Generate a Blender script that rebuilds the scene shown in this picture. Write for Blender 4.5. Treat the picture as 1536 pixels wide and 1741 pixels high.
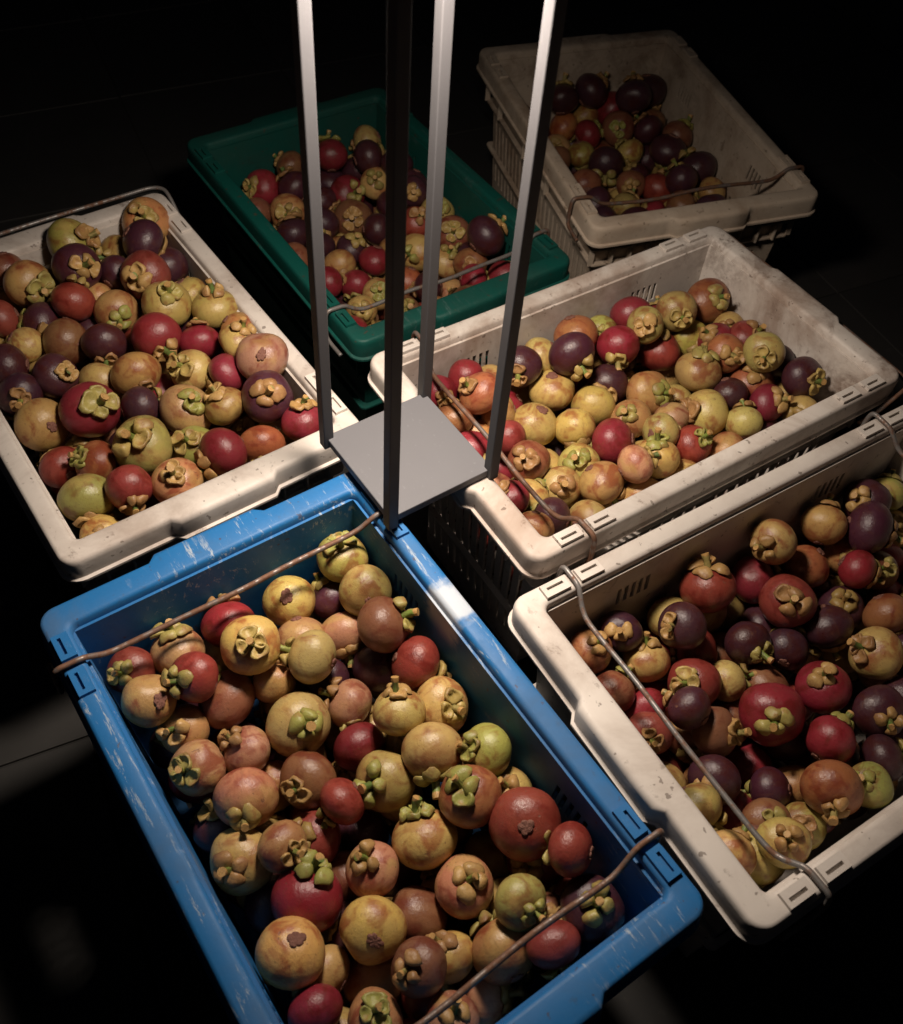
import bpy, bmesh, math, random
import numpy as np
from mathutils import Vector, Matrix

# ------------------------------------------------------------------ camera, world, light, exposure
for o in list(bpy.data.objects):
    bpy.data.objects.remove(o)
scene = bpy.context.scene
COL = scene.collection
cam_data = bpy.data.cameras.new('camera')
cam = bpy.data.objects.new('camera', cam_data)
COL.objects.link(cam)
cam.location = (-0.00522, -0.81632, 1.28065)
cam.rotation_euler = (0.665518, -0.058776, -0.005490)
cam_data.sensor_fit = 'HORIZONTAL'
cam_data.sensor_width = 36.0
cam_data.lens = 39.4599
cam_data.clip_start = 0.02
cam_data.clip_end = 200.0
cam_data.dof.use_dof = True
cam_data.dof.focus_distance = 1.25
cam_data.dof.aperture_fstop = 8.0
scene.camera = cam

world = bpy.data.worlds.new('World')
scene.world = world
world.use_nodes = True
bg = world.node_tree.nodes['Background']
bg.inputs[0].default_value = (0.55, 0.6, 0.8, 1)
bg.inputs[1].default_value = 0.004

LAMP_Z = 0.985
LAMP_POWER = 8.7
LAMP_SPREAD = math.radians(150)
LAMP_TILT = math.radians(-9)
LAMP_SIZE = 0.14
LAMP_COLOUR = (1.0, 0.86, 0.725)

scene.view_settings.view_transform = 'Standard'
scene.view_settings.look = 'None'
scene.view_settings.exposure = 0.0
scene.view_settings.gamma = 1.0
scene.view_settings.use_curve_mapping = False
scene.render.engine = 'CYCLES'
scene.cycles.use_denoising = True
scene.cycles.max_bounces = 6
scene.cycles.diffuse_bounces = 2

RNG = random.Random(11)

# ------------------------------------------------------------------ helpers
def link(o, parent=None):
    COL.objects.link(o)
    if parent is not None:
        o.parent = parent
    return o

def empty(name, loc=(0, 0, 0), rz=0.0):
    o = bpy.data.objects.new(name, None)
    o.empty_display_size = 0.02
    o.location = loc
    o.rotation_euler = (0, 0, rz)
    return link(o)

def tag(o, label=None, cat=None, group=None, kind=None):
    if label: o['label'] = label
    if cat: o['category'] = cat
    if group: o['group'] = group
    if kind: o['kind'] = kind
    return o

def mesh(name, verts, faces, mat=None, smooth=True, autosmooth=None):
    me = bpy.data.meshes.new(name)
    me.from_pydata([tuple(v) for v in verts], [], faces)
    bm = bmesh.new(); bm.from_mesh(me)
    bmesh.ops.recalc_face_normals(bm, faces=bm.faces)
    if autosmooth is not None:
        for e in bm.edges:
            if len(e.link_faces) == 2 and e.calc_face_angle(0) > autosmooth:
                e.smooth = False
    bm.to_mesh(me); bm.free()
    if smooth:
        me.polygons.foreach_set('use_smooth', [True] * len(me.polygons))
    if mat: me.materials.append(mat)
    me.update()
    return me

def obj(name, me, parent=None, loc=(0, 0, 0), rot=(0, 0, 0), scale=(1, 1, 1)):
    o = bpy.data.objects.new(name, me)
    o.location = loc; o.rotation_euler = rot; o.scale = scale
    return link(o, parent)

def box_geo(x0, x1, y0, y1, z0, z1, bev=0.0):
    bm = bmesh.new()
    bmesh.ops.create_cube(bm, size=1.0)
    for v in bm.verts:
        v.co = Vector(((x0 + x1) / 2 + v.co.x * (x1 - x0), (y0 + y1) / 2 + v.co.y * (y1 - y0), (z0 + z1) / 2 + v.co.z * (z1 - z0)))
    if bev > 0:
        bmesh.ops.bevel(bm, geom=list(bm.edges), offset=bev, segments=2, affect='EDGES', profile=0.5)
    bm.verts.index_update()
    vs = [v.co.copy() for v in bm.verts]
    fs = [[v.index for v in f.verts] for f in bm.faces]
    bm.free()
    return vs, fs

def chaikin(pts, n=2):
    pts = [Vector(p) for p in pts]
    for _ in range(n):
        q = [pts[0]]
        for a, b in zip(pts[:-1], pts[1:]):
            q += [a * .75 + b * .25, a * .25 + b * .75]
        q.append(pts[-1]); pts = q
    return pts

def tube_geo(pts, rad, seg=8):
    pts = [Vector(p) for p in pts]
    vs, fs = [], []
    t = (pts[1] - pts[0]).normalized()
    nrm = t.orthogonal().normalized()
    for i, p in enumerate(pts):
        a = pts[max(i - 1, 0)]; b = pts[min(i + 1, len(pts) - 1)]
        t = (b - a).normalized()
        nrm = (nrm - t * nrm.dot(t)).normalized()
        bi = t.cross(nrm)
        r = rad[i] if isinstance(rad, (list, tuple)) else rad
        for k in range(seg):
            an = 2 * math.pi * k / seg
            vs.append(p + (nrm * math.cos(an) + bi * math.sin(an)) * r)
    for i in range(len(pts) - 1):
        for k in range(seg):
            k2 = (k + 1) % seg
            fs.append([i * seg + k, i * seg + k2, (i + 1) * seg + k2, (i + 1) * seg + k])
    fs.append(list(range(seg - 1, -1, -1)))
    fs.append([(len(pts) - 1) * seg + k for k in range(seg)])
    return vs, fs

def panel_geo(us, vs_, hole, fn):
    """A slab cut into a grid of cells; the cells for which hole(i, j) is true are real openings. fn(u, v, side) -> point."""
    nu, nv = len(us), len(vs_)
    V, F, idx = [], [], {}
    def vid(i, j, s):
        k = (i, j, s)
        if k not in idx:
            idx[k] = len(V); V.append(fn(us[i], vs_[j], s))
        return idx[k]
    solid = lambda i, j: 0 <= i < nu - 1 and 0 <= j < nv - 1 and not hole(i, j)
    for i in range(nu - 1):
        for j in range(nv - 1):
            if not solid(i, j): continue
            for s in (0, 1):
                q = [vid(i, j, s), vid(i + 1, j, s), vid(i + 1, j + 1, s), vid(i, j + 1, s)]
                F.append(q if s == 0 else q[::-1])
            for (di, dj, a, b) in ((-1, 0, (i, j), (i, j + 1)), (1, 0, (i + 1, j), (i + 1, j + 1)), (0, -1, (i, j), (i + 1, j)), (0, 1, (i, j + 1), (i + 1, j + 1))):
                if not solid(i + di, j + dj):
                    F.append([vid(*a, 0), vid(*b, 0), vid(*b, 1), vid(*a, 1)])
    return V, F

# ------------------------------------------------------------------ materials
class Nodes:
    def __init__(self, name):
        self.m = bpy.data.materials.new(name); self.m.use_nodes = True
        self.t = self.m.node_tree; self.b = self.t.nodes['Principled BSDF']
    def n(self, kind, **kw):
        nd = self.t.nodes.new(kind)
        for k, v in kw.items(): setattr(nd, k, v)
        return nd
    def l(self, a, b): self.t.links.new(a, b)
    def noise(self, vec, scale, detail=3, rough=.55, dist=0.0):
        nd = self.n('ShaderNodeTexNoise')
        nd.inputs['Scale'].default_value = scale; nd.inputs['Detail'].default_value = detail
        nd.inputs['Roughness'].default_value = rough; nd.inputs['Distortion'].default_value = dist
        if vec is not None: self.l(vec, nd.inputs['Vector'])
        return nd.outputs['Fac']
    def ramp(self, fac, a, b):
        nd = self.n('ShaderNodeMapRange'); nd.interpolation_type = 'SMOOTHSTEP'
        nd.inputs['From Min'].default_value = a; nd.inputs['From Max'].default_value = b
        self.l(fac, nd.inputs['Value'])
        return nd.outputs['Result']
    def math(self, op, a, b=None):
        nd = self.n('ShaderNodeMath', operation=op)
        for i, v in enumerate((a, b)):
            if v is None: continue
            if isinstance(v, (int, float)): nd.inputs[i].default_value = v
            else: self.l(v, nd.inputs[i])
        return nd.outputs[0]
    def mix(self, fac, a, b, mode='MIX'):
        nd = self.n('ShaderNodeMix', data_type='RGBA', blend_type=mode)
        for sock, v in ((nd.inputs['Factor'], fac), (nd.inputs['A'], a), (nd.inputs['B'], b)):
            if isinstance(v, (int, float)): sock.default_value = v
            elif isinstance(v, tuple): sock.default_value = (*v, 1) if len(v) == 3 else v
            else: self.l(v, sock)
        return nd.outputs['Result']
    def vadd(self, a, b):
        nd = self.n('ShaderNodeVectorMath', operation='ADD')
        self.l(a, nd.inputs[0]); self.l(b, nd.inputs[1]); return nd.outputs[0]
    def vscale(self, a, s):
        nd = self.n('ShaderNodeMapping'); self.l(a, nd.inputs['Vector']); nd.inputs['Scale'].default_value = s
        return nd.outputs[0]
    def bump(self, h, strength, dist=0.001):
        nd = self.n('ShaderNodeBump'); nd.inputs['Strength'].default_value = strength; nd.inputs['Distance'].default_value = dist
        self.l(h, nd.inputs['Height']); self.l(nd.outputs[0], self.b.inputs['Normal'])

def coords(N):
    """object coordinates shifted by a different amount for every object"""
    tc = N.n('ShaderNodeTexCoord').outputs['Object']
    oi = N.n('ShaderNodeObjectInfo')
    cb = N.n('ShaderNodeCombineXYZ')
    s = N.math('MULTIPLY', oi.outputs['Random'], 91.0)
    N.l(s, cb.inputs[0]); N.l(N.math('MULTIPLY', oi.outputs['Random'], 37.0), cb.inputs[1]); N.l(s, cb.inputs[2])
    return tc, N.vadd(tc, cb.outputs[0]), oi

def rind_material(name='rind', per_island=False):
    N = Nodes(name)
    if per_island:
        tc = N.n('ShaderNodeTexCoord').outputs['Object']
        geo = N.n('ShaderNodeNewGeometry')
        vec = N.vscale(tc, (30, 30, 30))
        base = N.n('ShaderNodeValToRGB'); base.color_ramp.interpolation = 'CONSTANT'
        cols = [PAL['v'], PAL['m'], PAL['b'], PAL['v'], PAL['o'], PAL['r'], PAL['k'], PAL['v'], PAL['y'], PAL['p']]
        el = base.color_ramp.elements
        el[0].color = (*cols[0], 1); el[1].position = .1; el[1].color = (*cols[1], 1)
        for i in range(2, 10):
            e = el.new(i * .1); e.color = (*cols[i], 1)
        N.l(geo.outputs['Random Per Island'], base.inputs[0])
        colour = base.outputs[0]
    else:
        tc, vec, oi = coords(N)
        colour = oi.outputs['Color']
    # blush: the reddish brown that spreads over the paler rind
    blush = N.mix(1.0, colour, (.66, .30, .30), 'MULTIPLY')
    blush = N.mix(.25, blush, (.12, .028, .018))
    b1 = N.ramp(N.noise(vec, 1.0, 3, .6, .7), .45, .64)
    c = N.mix(N.math('MULTIPLY', b1, .85), colour, blush)
    # yellow showing through on the riper pale fruit, never on the dark purple ones
    sepc = N.n('ShaderNodeSeparateColor'); N.l(colour, sepc.inputs[0])
    gate = N.ramp(sepc.outputs[1], .06, .22)
    yl = N.math('MULTIPLY', N.ramp(N.noise(N.vscale(vec, (.8, .8, 1.1)), .9, 2, .5), .50, .66), gate)
    c = N.mix(N.math('MULTIPLY', yl, .55), c, (.52, .36, .12))
    # pale, slightly greenish or yellow patches
    pale = N.mix(.55, colour, N.mix(1.0, colour, (1.25, 1.35, 1.1), 'MULTIPLY'))
    c = N.mix(N.math('MULTIPLY', N.ramp(N.noise(vec, 1.9, 2, .5), .52, .7), .6), c, pale)
    # lengthwise streaks
    st = N.noise(N.vscale(vec, (6, 6, .9)), 1.0, 4, .6, .4)
    c = N.mix(N.math('MULTIPLY', N.ramp(st, .55, .75), .28), c, (.13, .05, .025))
    # speckles and corky scars
    sp = N.ramp(N.noise(vec, 17.0, 2, .5), .66, .72)
    c = N.mix(N.math('MULTIPLY', sp, .55), c, (.09, .035, .02))
    scar = N.ramp(N.noise(vec, 2.3, 5, .62, .9), .68, .72)
    c = N.mix(N.math('MULTIPLY', scar, .8), c, (.17, .07, .04))
    rus = N.ramp(N.noise(N.vscale(vec, (1, 1, 1.6)), 3.4, 7, .75, .4), .54, .74)
    c = N.mix(N.math('MULTIPLY', rus, .36), c, (.20, .095, .045))
    net = N.ramp(N.noise(vec, 11, 6, .8, 1.5), .60, .70)
    c = N.mix(N.math('MULTIPLY', net, .24), c, (.12, .05, .028))
    wax = N.ramp(N.noise(vec, 4.5, 5, .7, 1.2), .72, .76)
    c = N.mix(N.math('MULTIPLY', wax, .5), c, (.55, .42, .25))
    N.l(c, N.b.inputs['Base Color'])
    r = N.math('ADD', N.math('MULTIPLY', N.noise(vec, 5, 5, .7), .50), .10)
    N.l(N.math('ADD', r, N.math('MULTIPLY', scar, .25)), N.b.inputs['Roughness'])
    N.b.inputs['Specular IOR Level'].default_value = .55
    N.b.inputs['Subsurface Weight'].default_value = .04
    N.b.inputs['Subsurface Radius'].default_value = (.004, .0015, .001)
    h = N.math('ADD', N.math('MULTIPLY', N.noise(vec, 9, 4, .6), .8), N.math('MULTIPLY', N.noise(vec, 34, 3, .6), .35))
    h = N.math('ADD', h, N.math('MULTIPLY', scar, -.35))
    N.bump(h, .33, .0022)
    return N.m

def sepal_material(name='sepal', plain=False):
    N = Nodes(name)
    tc, vec, oi = coords(N)
    colour = (.33, .22, .07) if plain else oi.outputs['Color']
    brown = (.30, .13, .05)
    if plain: vec = N.vscale(tc, (30, 30, 30))
    c = N.mix(N.math('MULTIPLY', N.ramp(N.noise(vec, 3.2, 3, .6), .50, .70), .6), colour, brown)
    if not plain:
        # towards the tip the lobes dry to brown, by a different amount on each
        sx = N.n('ShaderNodeSeparateXYZ'); N.l(tc, sx.inputs[0])
        tip = N.ramp(N.math('ADD', sx.outputs[0], N.math('MULTIPLY', N.math('SUBTRACT', N.noise(vec, 7, 4, .7), .5), .5)), .42, .72)
        c = N.mix(N.math('MULTIPLY', tip, N.math('MULTIPLY', oi.outputs['Random'], .85)), c, (.22, .10, .045))
    c = N.mix(N.math('MULTIPLY', N.ramp(N.noise(vec, 9, 6, .75, .8), .54, .70), .30), c, (.17, .08, .03))
    c = N.mix(N.math('MULTIPLY', N.ramp(N.noise(vec, 26, 2), .60, .72), .4), c, (.10, .05, .02))
    N.l(c, N.b.inputs['Base Color'])
    N.l(N.math('ADD', N.math('MULTIPLY', N.noise(vec, 8, 3), .3), .27), N.b.inputs['Roughness'])
    N.b.inputs['Specular IOR Level'].default_value = .42
    N.bump(N.noise(vec, 14, 4, .6), .35, .0015)
    return N.m

def stem_material():
    N = Nodes('stem')
    tc, vec, oi = coords(N)
    sep = N.n('ShaderNodeSeparateXYZ'); N.l(tc, sep.inputs[0])
    z = sep.outputs[2]
    g = N.mix(N.ramp(N.noise(N.vscale(vec, (9, 9, 2)), 1, 4), .4, .7), oi.outputs['Color'], (.10, .095, .025))
    c = N.mix(N.ramp(z, .40, .46), g, (.50, .29, .10))
    c = N.mix(N.math('MULTIPLY', N.ramp(N.noise(vec, 20, 3), .55, .7), .5), c, (.12, .06, .025))
    N.l(c, N.b.inputs['Base Color'])
    N.b.inputs['Roughness'].default_value = .5
    N.bump(N.noise(N.vscale(vec, (20, 20, 3)), 1, 3), .4, .002)
    return N.m

def stigma_material():
    N = Nodes('stigma')
    tc, vec, oi = coords(N)
    c = N.mix(N.noise(vec, 12, 4, .65), (.12, .040, .030), (.27, .12, .08))
    N.l(c, N.b.inputs['Base Color'])
    N.b.inputs['Roughness'].default_value = .7
    N.bump(N.noise(vec, 16, 4, .6), .6, .003)
    return N.m

def plastic(name, colour, dirt=.35, scuff=0.0, dirt_colour=(.16, .085, .045), seed=0.0, patch=None, rough=.42, stain=None):
    N = Nodes(name)
    tc = N.n('ShaderNodeTexCoord').outputs['Object']
    mp = N.n('ShaderNodeMapping'); N.l(tc, mp.inputs['Vector']); mp.inputs['Location'].default_value = (seed, seed * 1.7, seed * .6)
    v = mp.outputs[0]
    c = N.mix(N.math('MULTIPLY', N.noise(v, 4.0, 3), .35), colour, tuple(k * .72 for k in colour))
    big = N.noise(v, 6.5, 6, .66, .5)
    film = N.ramp(big, .40, .72)
    c = N.mix(N.math('MULTIPLY', film, dirt), c, dirt_colour)
    fine = N.ramp(N.noise(v, 42, 5, .7, .3), .60, .70)
    c = N.mix(N.math('MULTIPLY', fine, min(1, dirt * .9)), c, tuple(k * .55 for k in dirt_colour))
    spots = N.ramp(N.noise(v, 95, 2, .5), .69, .73)
    c = N.mix(N.math('MULTIPLY', spots, .6), c, (.07, .04, .025))
    if scuff > 0:
        s1 = N.ramp(N.noise(N.vscale(v, (1.6, .22, 1)), 70, 6, .8, .3), .55, .63)
        s2 = N.ramp(N.noise(v, 7.0, 5, .7), .46, .62)
        sc = N.math('MULTIPLY', N.math('MULTIPLY', s1, s2), scuff)
        c = N.mix(sc, c, (.42, .47, .50))
    if stain:
        # rusty brown stain eating into one end of the crate
        y0, y1, k = stain
        sy = N.n('ShaderNodeSeparateXYZ'); N.l(tc, sy.inputs[0])
        m = N.ramp(N.math('ADD', sy.outputs[1], N.math('MULTIPLY', N.math('SUBTRACT', N.noise(v, 9, 6, .7), .5), .5)), y0, y1)
        m2 = N.ramp(N.noise(v, 22, 6, .75, .6), .44, .60)
        c = N.mix(N.math('MULTIPLY', N.math('MULTIPLY', m, m2), k), c, (.10, .045, .022))
    if patch:
        # a pale place on the rim, with its own ragged edge
        px, py, hx, hy = patch
        sep = N.n('ShaderNodeSeparateXYZ'); N.l(tc, sep.inputs[0])
        w = N.math('MULTIPLY', N.math('SUBTRACT', N.noise(tc, 38, 4), .5), .05)
        dx = N.math('ABSOLUTE', N.math('SUBTRACT', sep.outputs[0], px))
        dy = N.math('ABSOLUTE', N.math('ADD', N.math('SUBTRACT', sep.outputs[1], py), w))
        m = N.math('MULTIPLY', N.math('SUBTRACT', 1.0, N.ramp(dx, hx * .9, hx)), N.math('SUBTRACT', 1.0, N.ramp(dy, hy * .55, hy)))
        c = N.mix(N.math('MULTIPLY', m, .85), c, (.50, .54, .58))
    N.l(c, N.b.inputs['Base Color'])
    rr = N.math('ADD', N.math('MULTIPLY', film, .22), rough + .02)
    N.l(N.math('ADD', rr, N.math('MULTIPLY', N.noise(v, 60, 3), .12)), N.b.inputs['Roughness'])
    N.b.inputs['Specular IOR Level'].default_value = .3
    h = N.math('ADD', N.noise(v, 30, 4, .6), N.math('MULTIPLY', N.noise(v, 150, 3, .6), .5))
    N.bump(h, .22, .0012)
    return N.m

def wire_material(name, colour, rust):
    N = Nodes(name)
    tc, vec, oi = coords(N)
    f = N.ramp(N.noise(vec, 60, 5, .7), .62 - rust * .35, .78 - rust * .3)
    c = N.mix(f, colour, N.mix(N.noise(vec, 180, 3), (.11, .05, .028), (.25, .13, .08)))
    N.l(c, N.b.inputs['Base Color'])
    N.b.inputs['Metallic'].default_value = .35
    N.l(N.math('ADD', N.math('MULTIPLY', f, .35), .38), N.b.inputs['Roughness'])
    N.bump(N.noise(vec, 240, 3, .7), .5, .0006)
    return N.m

def painted_metal(name, colour, rough=.45):
    N = Nodes(name)
    tc = N.n('ShaderNodeTexCoord').outputs['Object']
    c = N.mix(N.math('MULTIPLY', N.noise(tc, 14, 4), .3), colour, tuple(k * .8 for k in colour))
    c = N.mix(N.math('MULTIPLY', N.ramp(N.noise(tc, 160, 3), .66, .72), .35), c, tuple(min(1, k * 1.5) for k in colour))
    N.l(c, N.b.inputs['Base Color'])
    N.l(N.math('ADD', N.math('MULTIPLY', N.noise(tc, 30, 3), .15), rough), N.b.inputs['Roughness'])
    N.bump(N.noise(tc, 220, 2), .08, .0005)
    return N.m

def tile_material():
    N = Nodes('floor_tile')
    tc, vec, oi = coords(N)
    base = N.mix(oi.outputs['Random'], (.022, .021, .020), (.030, .028, .026))
    c = N.mix(N.math('MULTIPLY', N.ramp(N.noise(vec, 7, 6, .65), .4, .7), .5), base, (.020, .018, .016))
    c = N.mix(N.math('MULTIPLY', N.ramp(N.noise(vec, 45, 4, .7), .6, .7), .5), c, (.042, .038, .034))
    N.l(c, N.b.inputs['Base Color'])
    N.l(N.math('ADD', N.math('MULTIPLY', N.noise(vec, 12, 4), .3), .4), N.b.inputs['Roughness'])
    N.bump(N.noise(vec, 60, 4), .15, .001)
    return N.m

def grout_material():
    N = Nodes('floor_grout')
    tc = N.n('ShaderNodeTexCoord').outputs['Object']
    N.l(N.mix(N.noise(tc, 20, 5), (.012, .011, .010), (.022, .02, .018)), N.b.inputs['Base Color'])
    N.b.inputs['Roughness'].default_value = .9
    return N.m

PAL = {'r': (.255, .046, .034), 'p': (.475, .228, .128), 'm': (.25, .024, .036), 'y': (.545, .370, .122), 'k': (.44, .30, .105),
       'g': (.385, .325, .09), 'o': (.44, .228, .085), 'q': (.345, .12, .05), 'b': (.245, .10, .052), 'v': (.060, .019, .030)}

# ------------------------------------------------------------------ floor
floor_me = mesh('floor', *box_geo(-30, 30, -30, 30, -.05, -.004), mat=grout_material(), smooth=False)
floor = tag(obj('floor', floor_me, rot=(0, 0, math.radians(24))), kind='structure')
tile_mat = tile_material()
T = .40
tile_me = mesh('tile', *box_geo(-T / 2 + .002, T / 2 - .002, -T / 2 + .002, T / 2 - .002, -.012, 0, .0015), mat=tile_mat, smooth=False)
for i in range(-5, 8):
    for j in range(-5, 9):
        px, py = (i + .32) * T, (j + .43) * T
        c24, s24 = math.cos(math.radians(24)), math.sin(math.radians(24))
        wx, wy = px * c24 - py * s24, px * s24 + py * c24
        if -1.7 < wx < 2.1 and -1.3 < wy < 3.2:
            obj('tile', tile_me, floor, loc=(px, py, RNG.uniform(-.0007, .0007)), rot=(RNG.uniform(-.002, .002), RNG.uniform(-.002, .002), 0))

# ------------------------------------------------------------------ lamp stand
PW, PD, PYAW, PZ = (0.1523, 0.1483, -0.97715, 0.3600)
def lamp_stand():
    root = tag(empty('lamp_stand', (0, 0, 0), PYAW), 'dark metal lamp stand with four square posts rising from a grey plate', 'lamp stand')
    grey = painted_metal('plate_grey', (.125, .124, .135), .6)
    dark = painted_metal('post_dark', (.062, .061, .066), .55)
    black = painted_metal('base_black', (.03, .03, .032), .5)
    hx, hy = PW / 2, PD / 2
    obj('plate', mesh('plate', *box_geo(-hx, hx, -hy, hy, PZ - .012, PZ, .0012), mat=grey, smooth=False), root)
    s = .0068
    top = LAMP_Z + .035
    pm = mesh('post', *box_geo(-s, s, -s, s, PZ - .016, top, .0012), mat=dark, smooth=False)
    for sx in (-1, 1):
        for sy in (-1, 1):
            obj('post', pm, root, loc=(sx * (hx - .001), sy * (hy - .001), 0))
    # the column under the plate stands in the gap between the crates
    obj('column', mesh('column', *box_geo(-.022, .022, -.022, .022, .014, PZ - .0125, .003), mat=black, smooth=False), root)
    obj('foot', mesh('foot', *box_geo(-.04, .04, -.04, .04, .0005, .0135, .003), mat=black, smooth=False), root)
    # lamp head held between the posts, with the round lamp in its underside
    head = obj('lamp_head', mesh('lamp_head', *box_geo(-hx - .012, hx + .012, -hy - .012, hy + .012, top + .0005, top + .035, .004), mat=black, smooth=False), root)
    vs, fs = [], []
    n = 40
    for z in (top, LAMP_Z + .006):
        for k in range(n):
            a = 2 * math.pi * k / n
            vs.append((math.cos(a) * LAMP_SIZE * .56, math.sin(a) * LAMP_SIZE * .56, z))
    fs = [[k, (k + 1) % n, n + (k + 1) % n, n + k] for k in range(n)] + [list(range(n)), list(range(2 * n - 1, n - 1, -1))]
    N = Nodes('lamp_glow')
    N.b.inputs['Base Color'].default_value = (.8, .8, .8, 1)
    N.b.inputs['Emission Color'].default_value = (*LAMP_COLOUR, 1)
    N.b.inputs['Emission Strength'].default_value = 4.0
    obj('diffuser', mesh('diffuser', vs, fs, mat=N.m, autosmooth=.6), head)
    ld = bpy.data.lights.new('lamp_light', 'AREA')
    ld.shape = 'DISK'; ld.size = LAMP_SIZE; ld.energy = LAMP_POWER; ld.color = LAMP_COLOUR; ld.spread = LAMP_SPREAD
    lo = bpy.data.objects.new('lamp_light', ld)
    lo.location = (0, 0, LAMP_Z); link(lo, root)
    # the lamp is tipped a little towards the near crates
    lo.rotation_euler = (Matrix.Rotation(-PYAW, 3, 'Z') @ Matrix.Rotation(LAMP_TILT, 3, 'X')).to_euler()
lamp_stand()

# ------------------------------------------------------------------ crates
CR_ = .022          # corner radius of the rim
STEP = .066         # half length of the grip in the middle of each short side
GAP_Y = .237        # where the wire handles cross the long rims

def rim_path(W, L, fl, fs):
    """ring of path samples: (kind, parameter); each gives a point for an inward offset o"""
    S = []
    short = [-1, -.8, -.6, -.45, -.36, '-a', '-b', -.15, 0, .15, 'b', 'a', .36, .45, .6, .8, 1]
    def sside(sgn):
        for t in short:
            S.append(('s', sgn, t))
    def lside(sgn):
        for t in np.linspace(-1, 1, 11):
            S.append(('l', sgn, float(t)))
    def corner(sx, sy, a0):
        for k in range(1, 6):
            S.append(('c', (sx, sy), a0 + math.pi / 2 * k / 6))
    sside(-1)
    corner(1, -1, -math.pi / 2)
    lside(1)
    corner(1, 1, 0)
    sside(1)
    corner(-1, 1, math.pi / 2)
    lside(-1)
    corner(-1, -1, math.pi)
    return S

def rim_point(s, W, L, oS, oL, extra):
    """point at inward offset oS from the short sides and oL from the long sides; extra = outward push on the grip"""
    hx, hy = W / 2 - oL, L / 2 - oS
    r = max(CR_ - (oS + oL) / 2, .010)
    kind, a, t = s
    if kind == 's':
        half = W / 2 - max(CR_, .03) - .004
        g = 0.0
        if isinstance(t, str):
            sg = -1 if t[0] == '-' else 1
            x = sg * (STEP + .007 if t[-1] == 'a' else STEP - .003)
            g = 0.0 if t[-1] == 'a' else 1.0
        else:
            x = t * (hx - r)
            if abs(t) <= .2: g = 1.0
            if .3 < abs(t) < .5: x = math.copysign(STEP + .012 + (abs(t) - .3) * .1, t)
        x = x if a == -1 else -x
        return (x, a * (hy + extra * g))
    if kind == 'l':
        return (a * hx, a * t * (hy - r))
    sx, sy = a
    return (sx * (hx - r) + r * math.cos(t), sy * (hy - r) + r * math.sin(t))

def ring_geo(W, L, prof):
    """prof: closed list of (offset short, offset long, z, grip push)"""
    S = rim_path(W, L, 0, 0)
    V, F = [], []
    n = len(prof)
    for s in S:
        for (oS, oL, z, ex) in prof:
            x, y = rim_point(s, W, L, oS, oL, ex)
            V.append((x, y, z))
    m = len(S)
    for i in range(m):
        i2 = (i + 1) % m
        for k in range(n):
            k2 = (k + 1) % n
            F.append([i * n + k, i2 * n + k, i2 * n + k2, i * n + k2])
    return V, F

def wall_geo(half, H, zb, inset_fn, axis, sgn, rows):
    """one tapered wall with real slots. half = half length at the top, rows = [(z0, z1, [centres], slot width)]"""
    us = {-1.0, 1.0}
    cuts = []
    for (z0, z1, cs, w) in rows:
        for c in cs: cuts.append((c - w / 2, c + w / 2, z0, z1))
    ub = sorted({round(-half, 5), round(half, 5)} | {round(c[0], 5) for c in cuts} | {round(c[1], 5) for c in cuts})
    zb_ = sorted({round(zb, 5), round(H - .012, 5)} | {round(c[2], 5) for c in cuts} | {round(c[3], 5) for c in cuts})
    def hole(i, j):
        um = (ub[i] + ub[i + 1]) / 2; zm = (zb_[j] + zb_[j + 1]) / 2
        return any(c[0] < um < c[1] and c[2] < zm < c[3] for c in cuts)
    def fn(u, z, side):
        d = H - z
        off, lat = inset_fn(d)
        u2 = u * (half - .06 * d) / half
        p = off + (0.0 if side == 0 else .0035)
        return (u2, sgn * p, z) if axis == 'y' else (sgn * p, u2, z)
    return panel_geo(ub, zb_, hole, fn)

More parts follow.
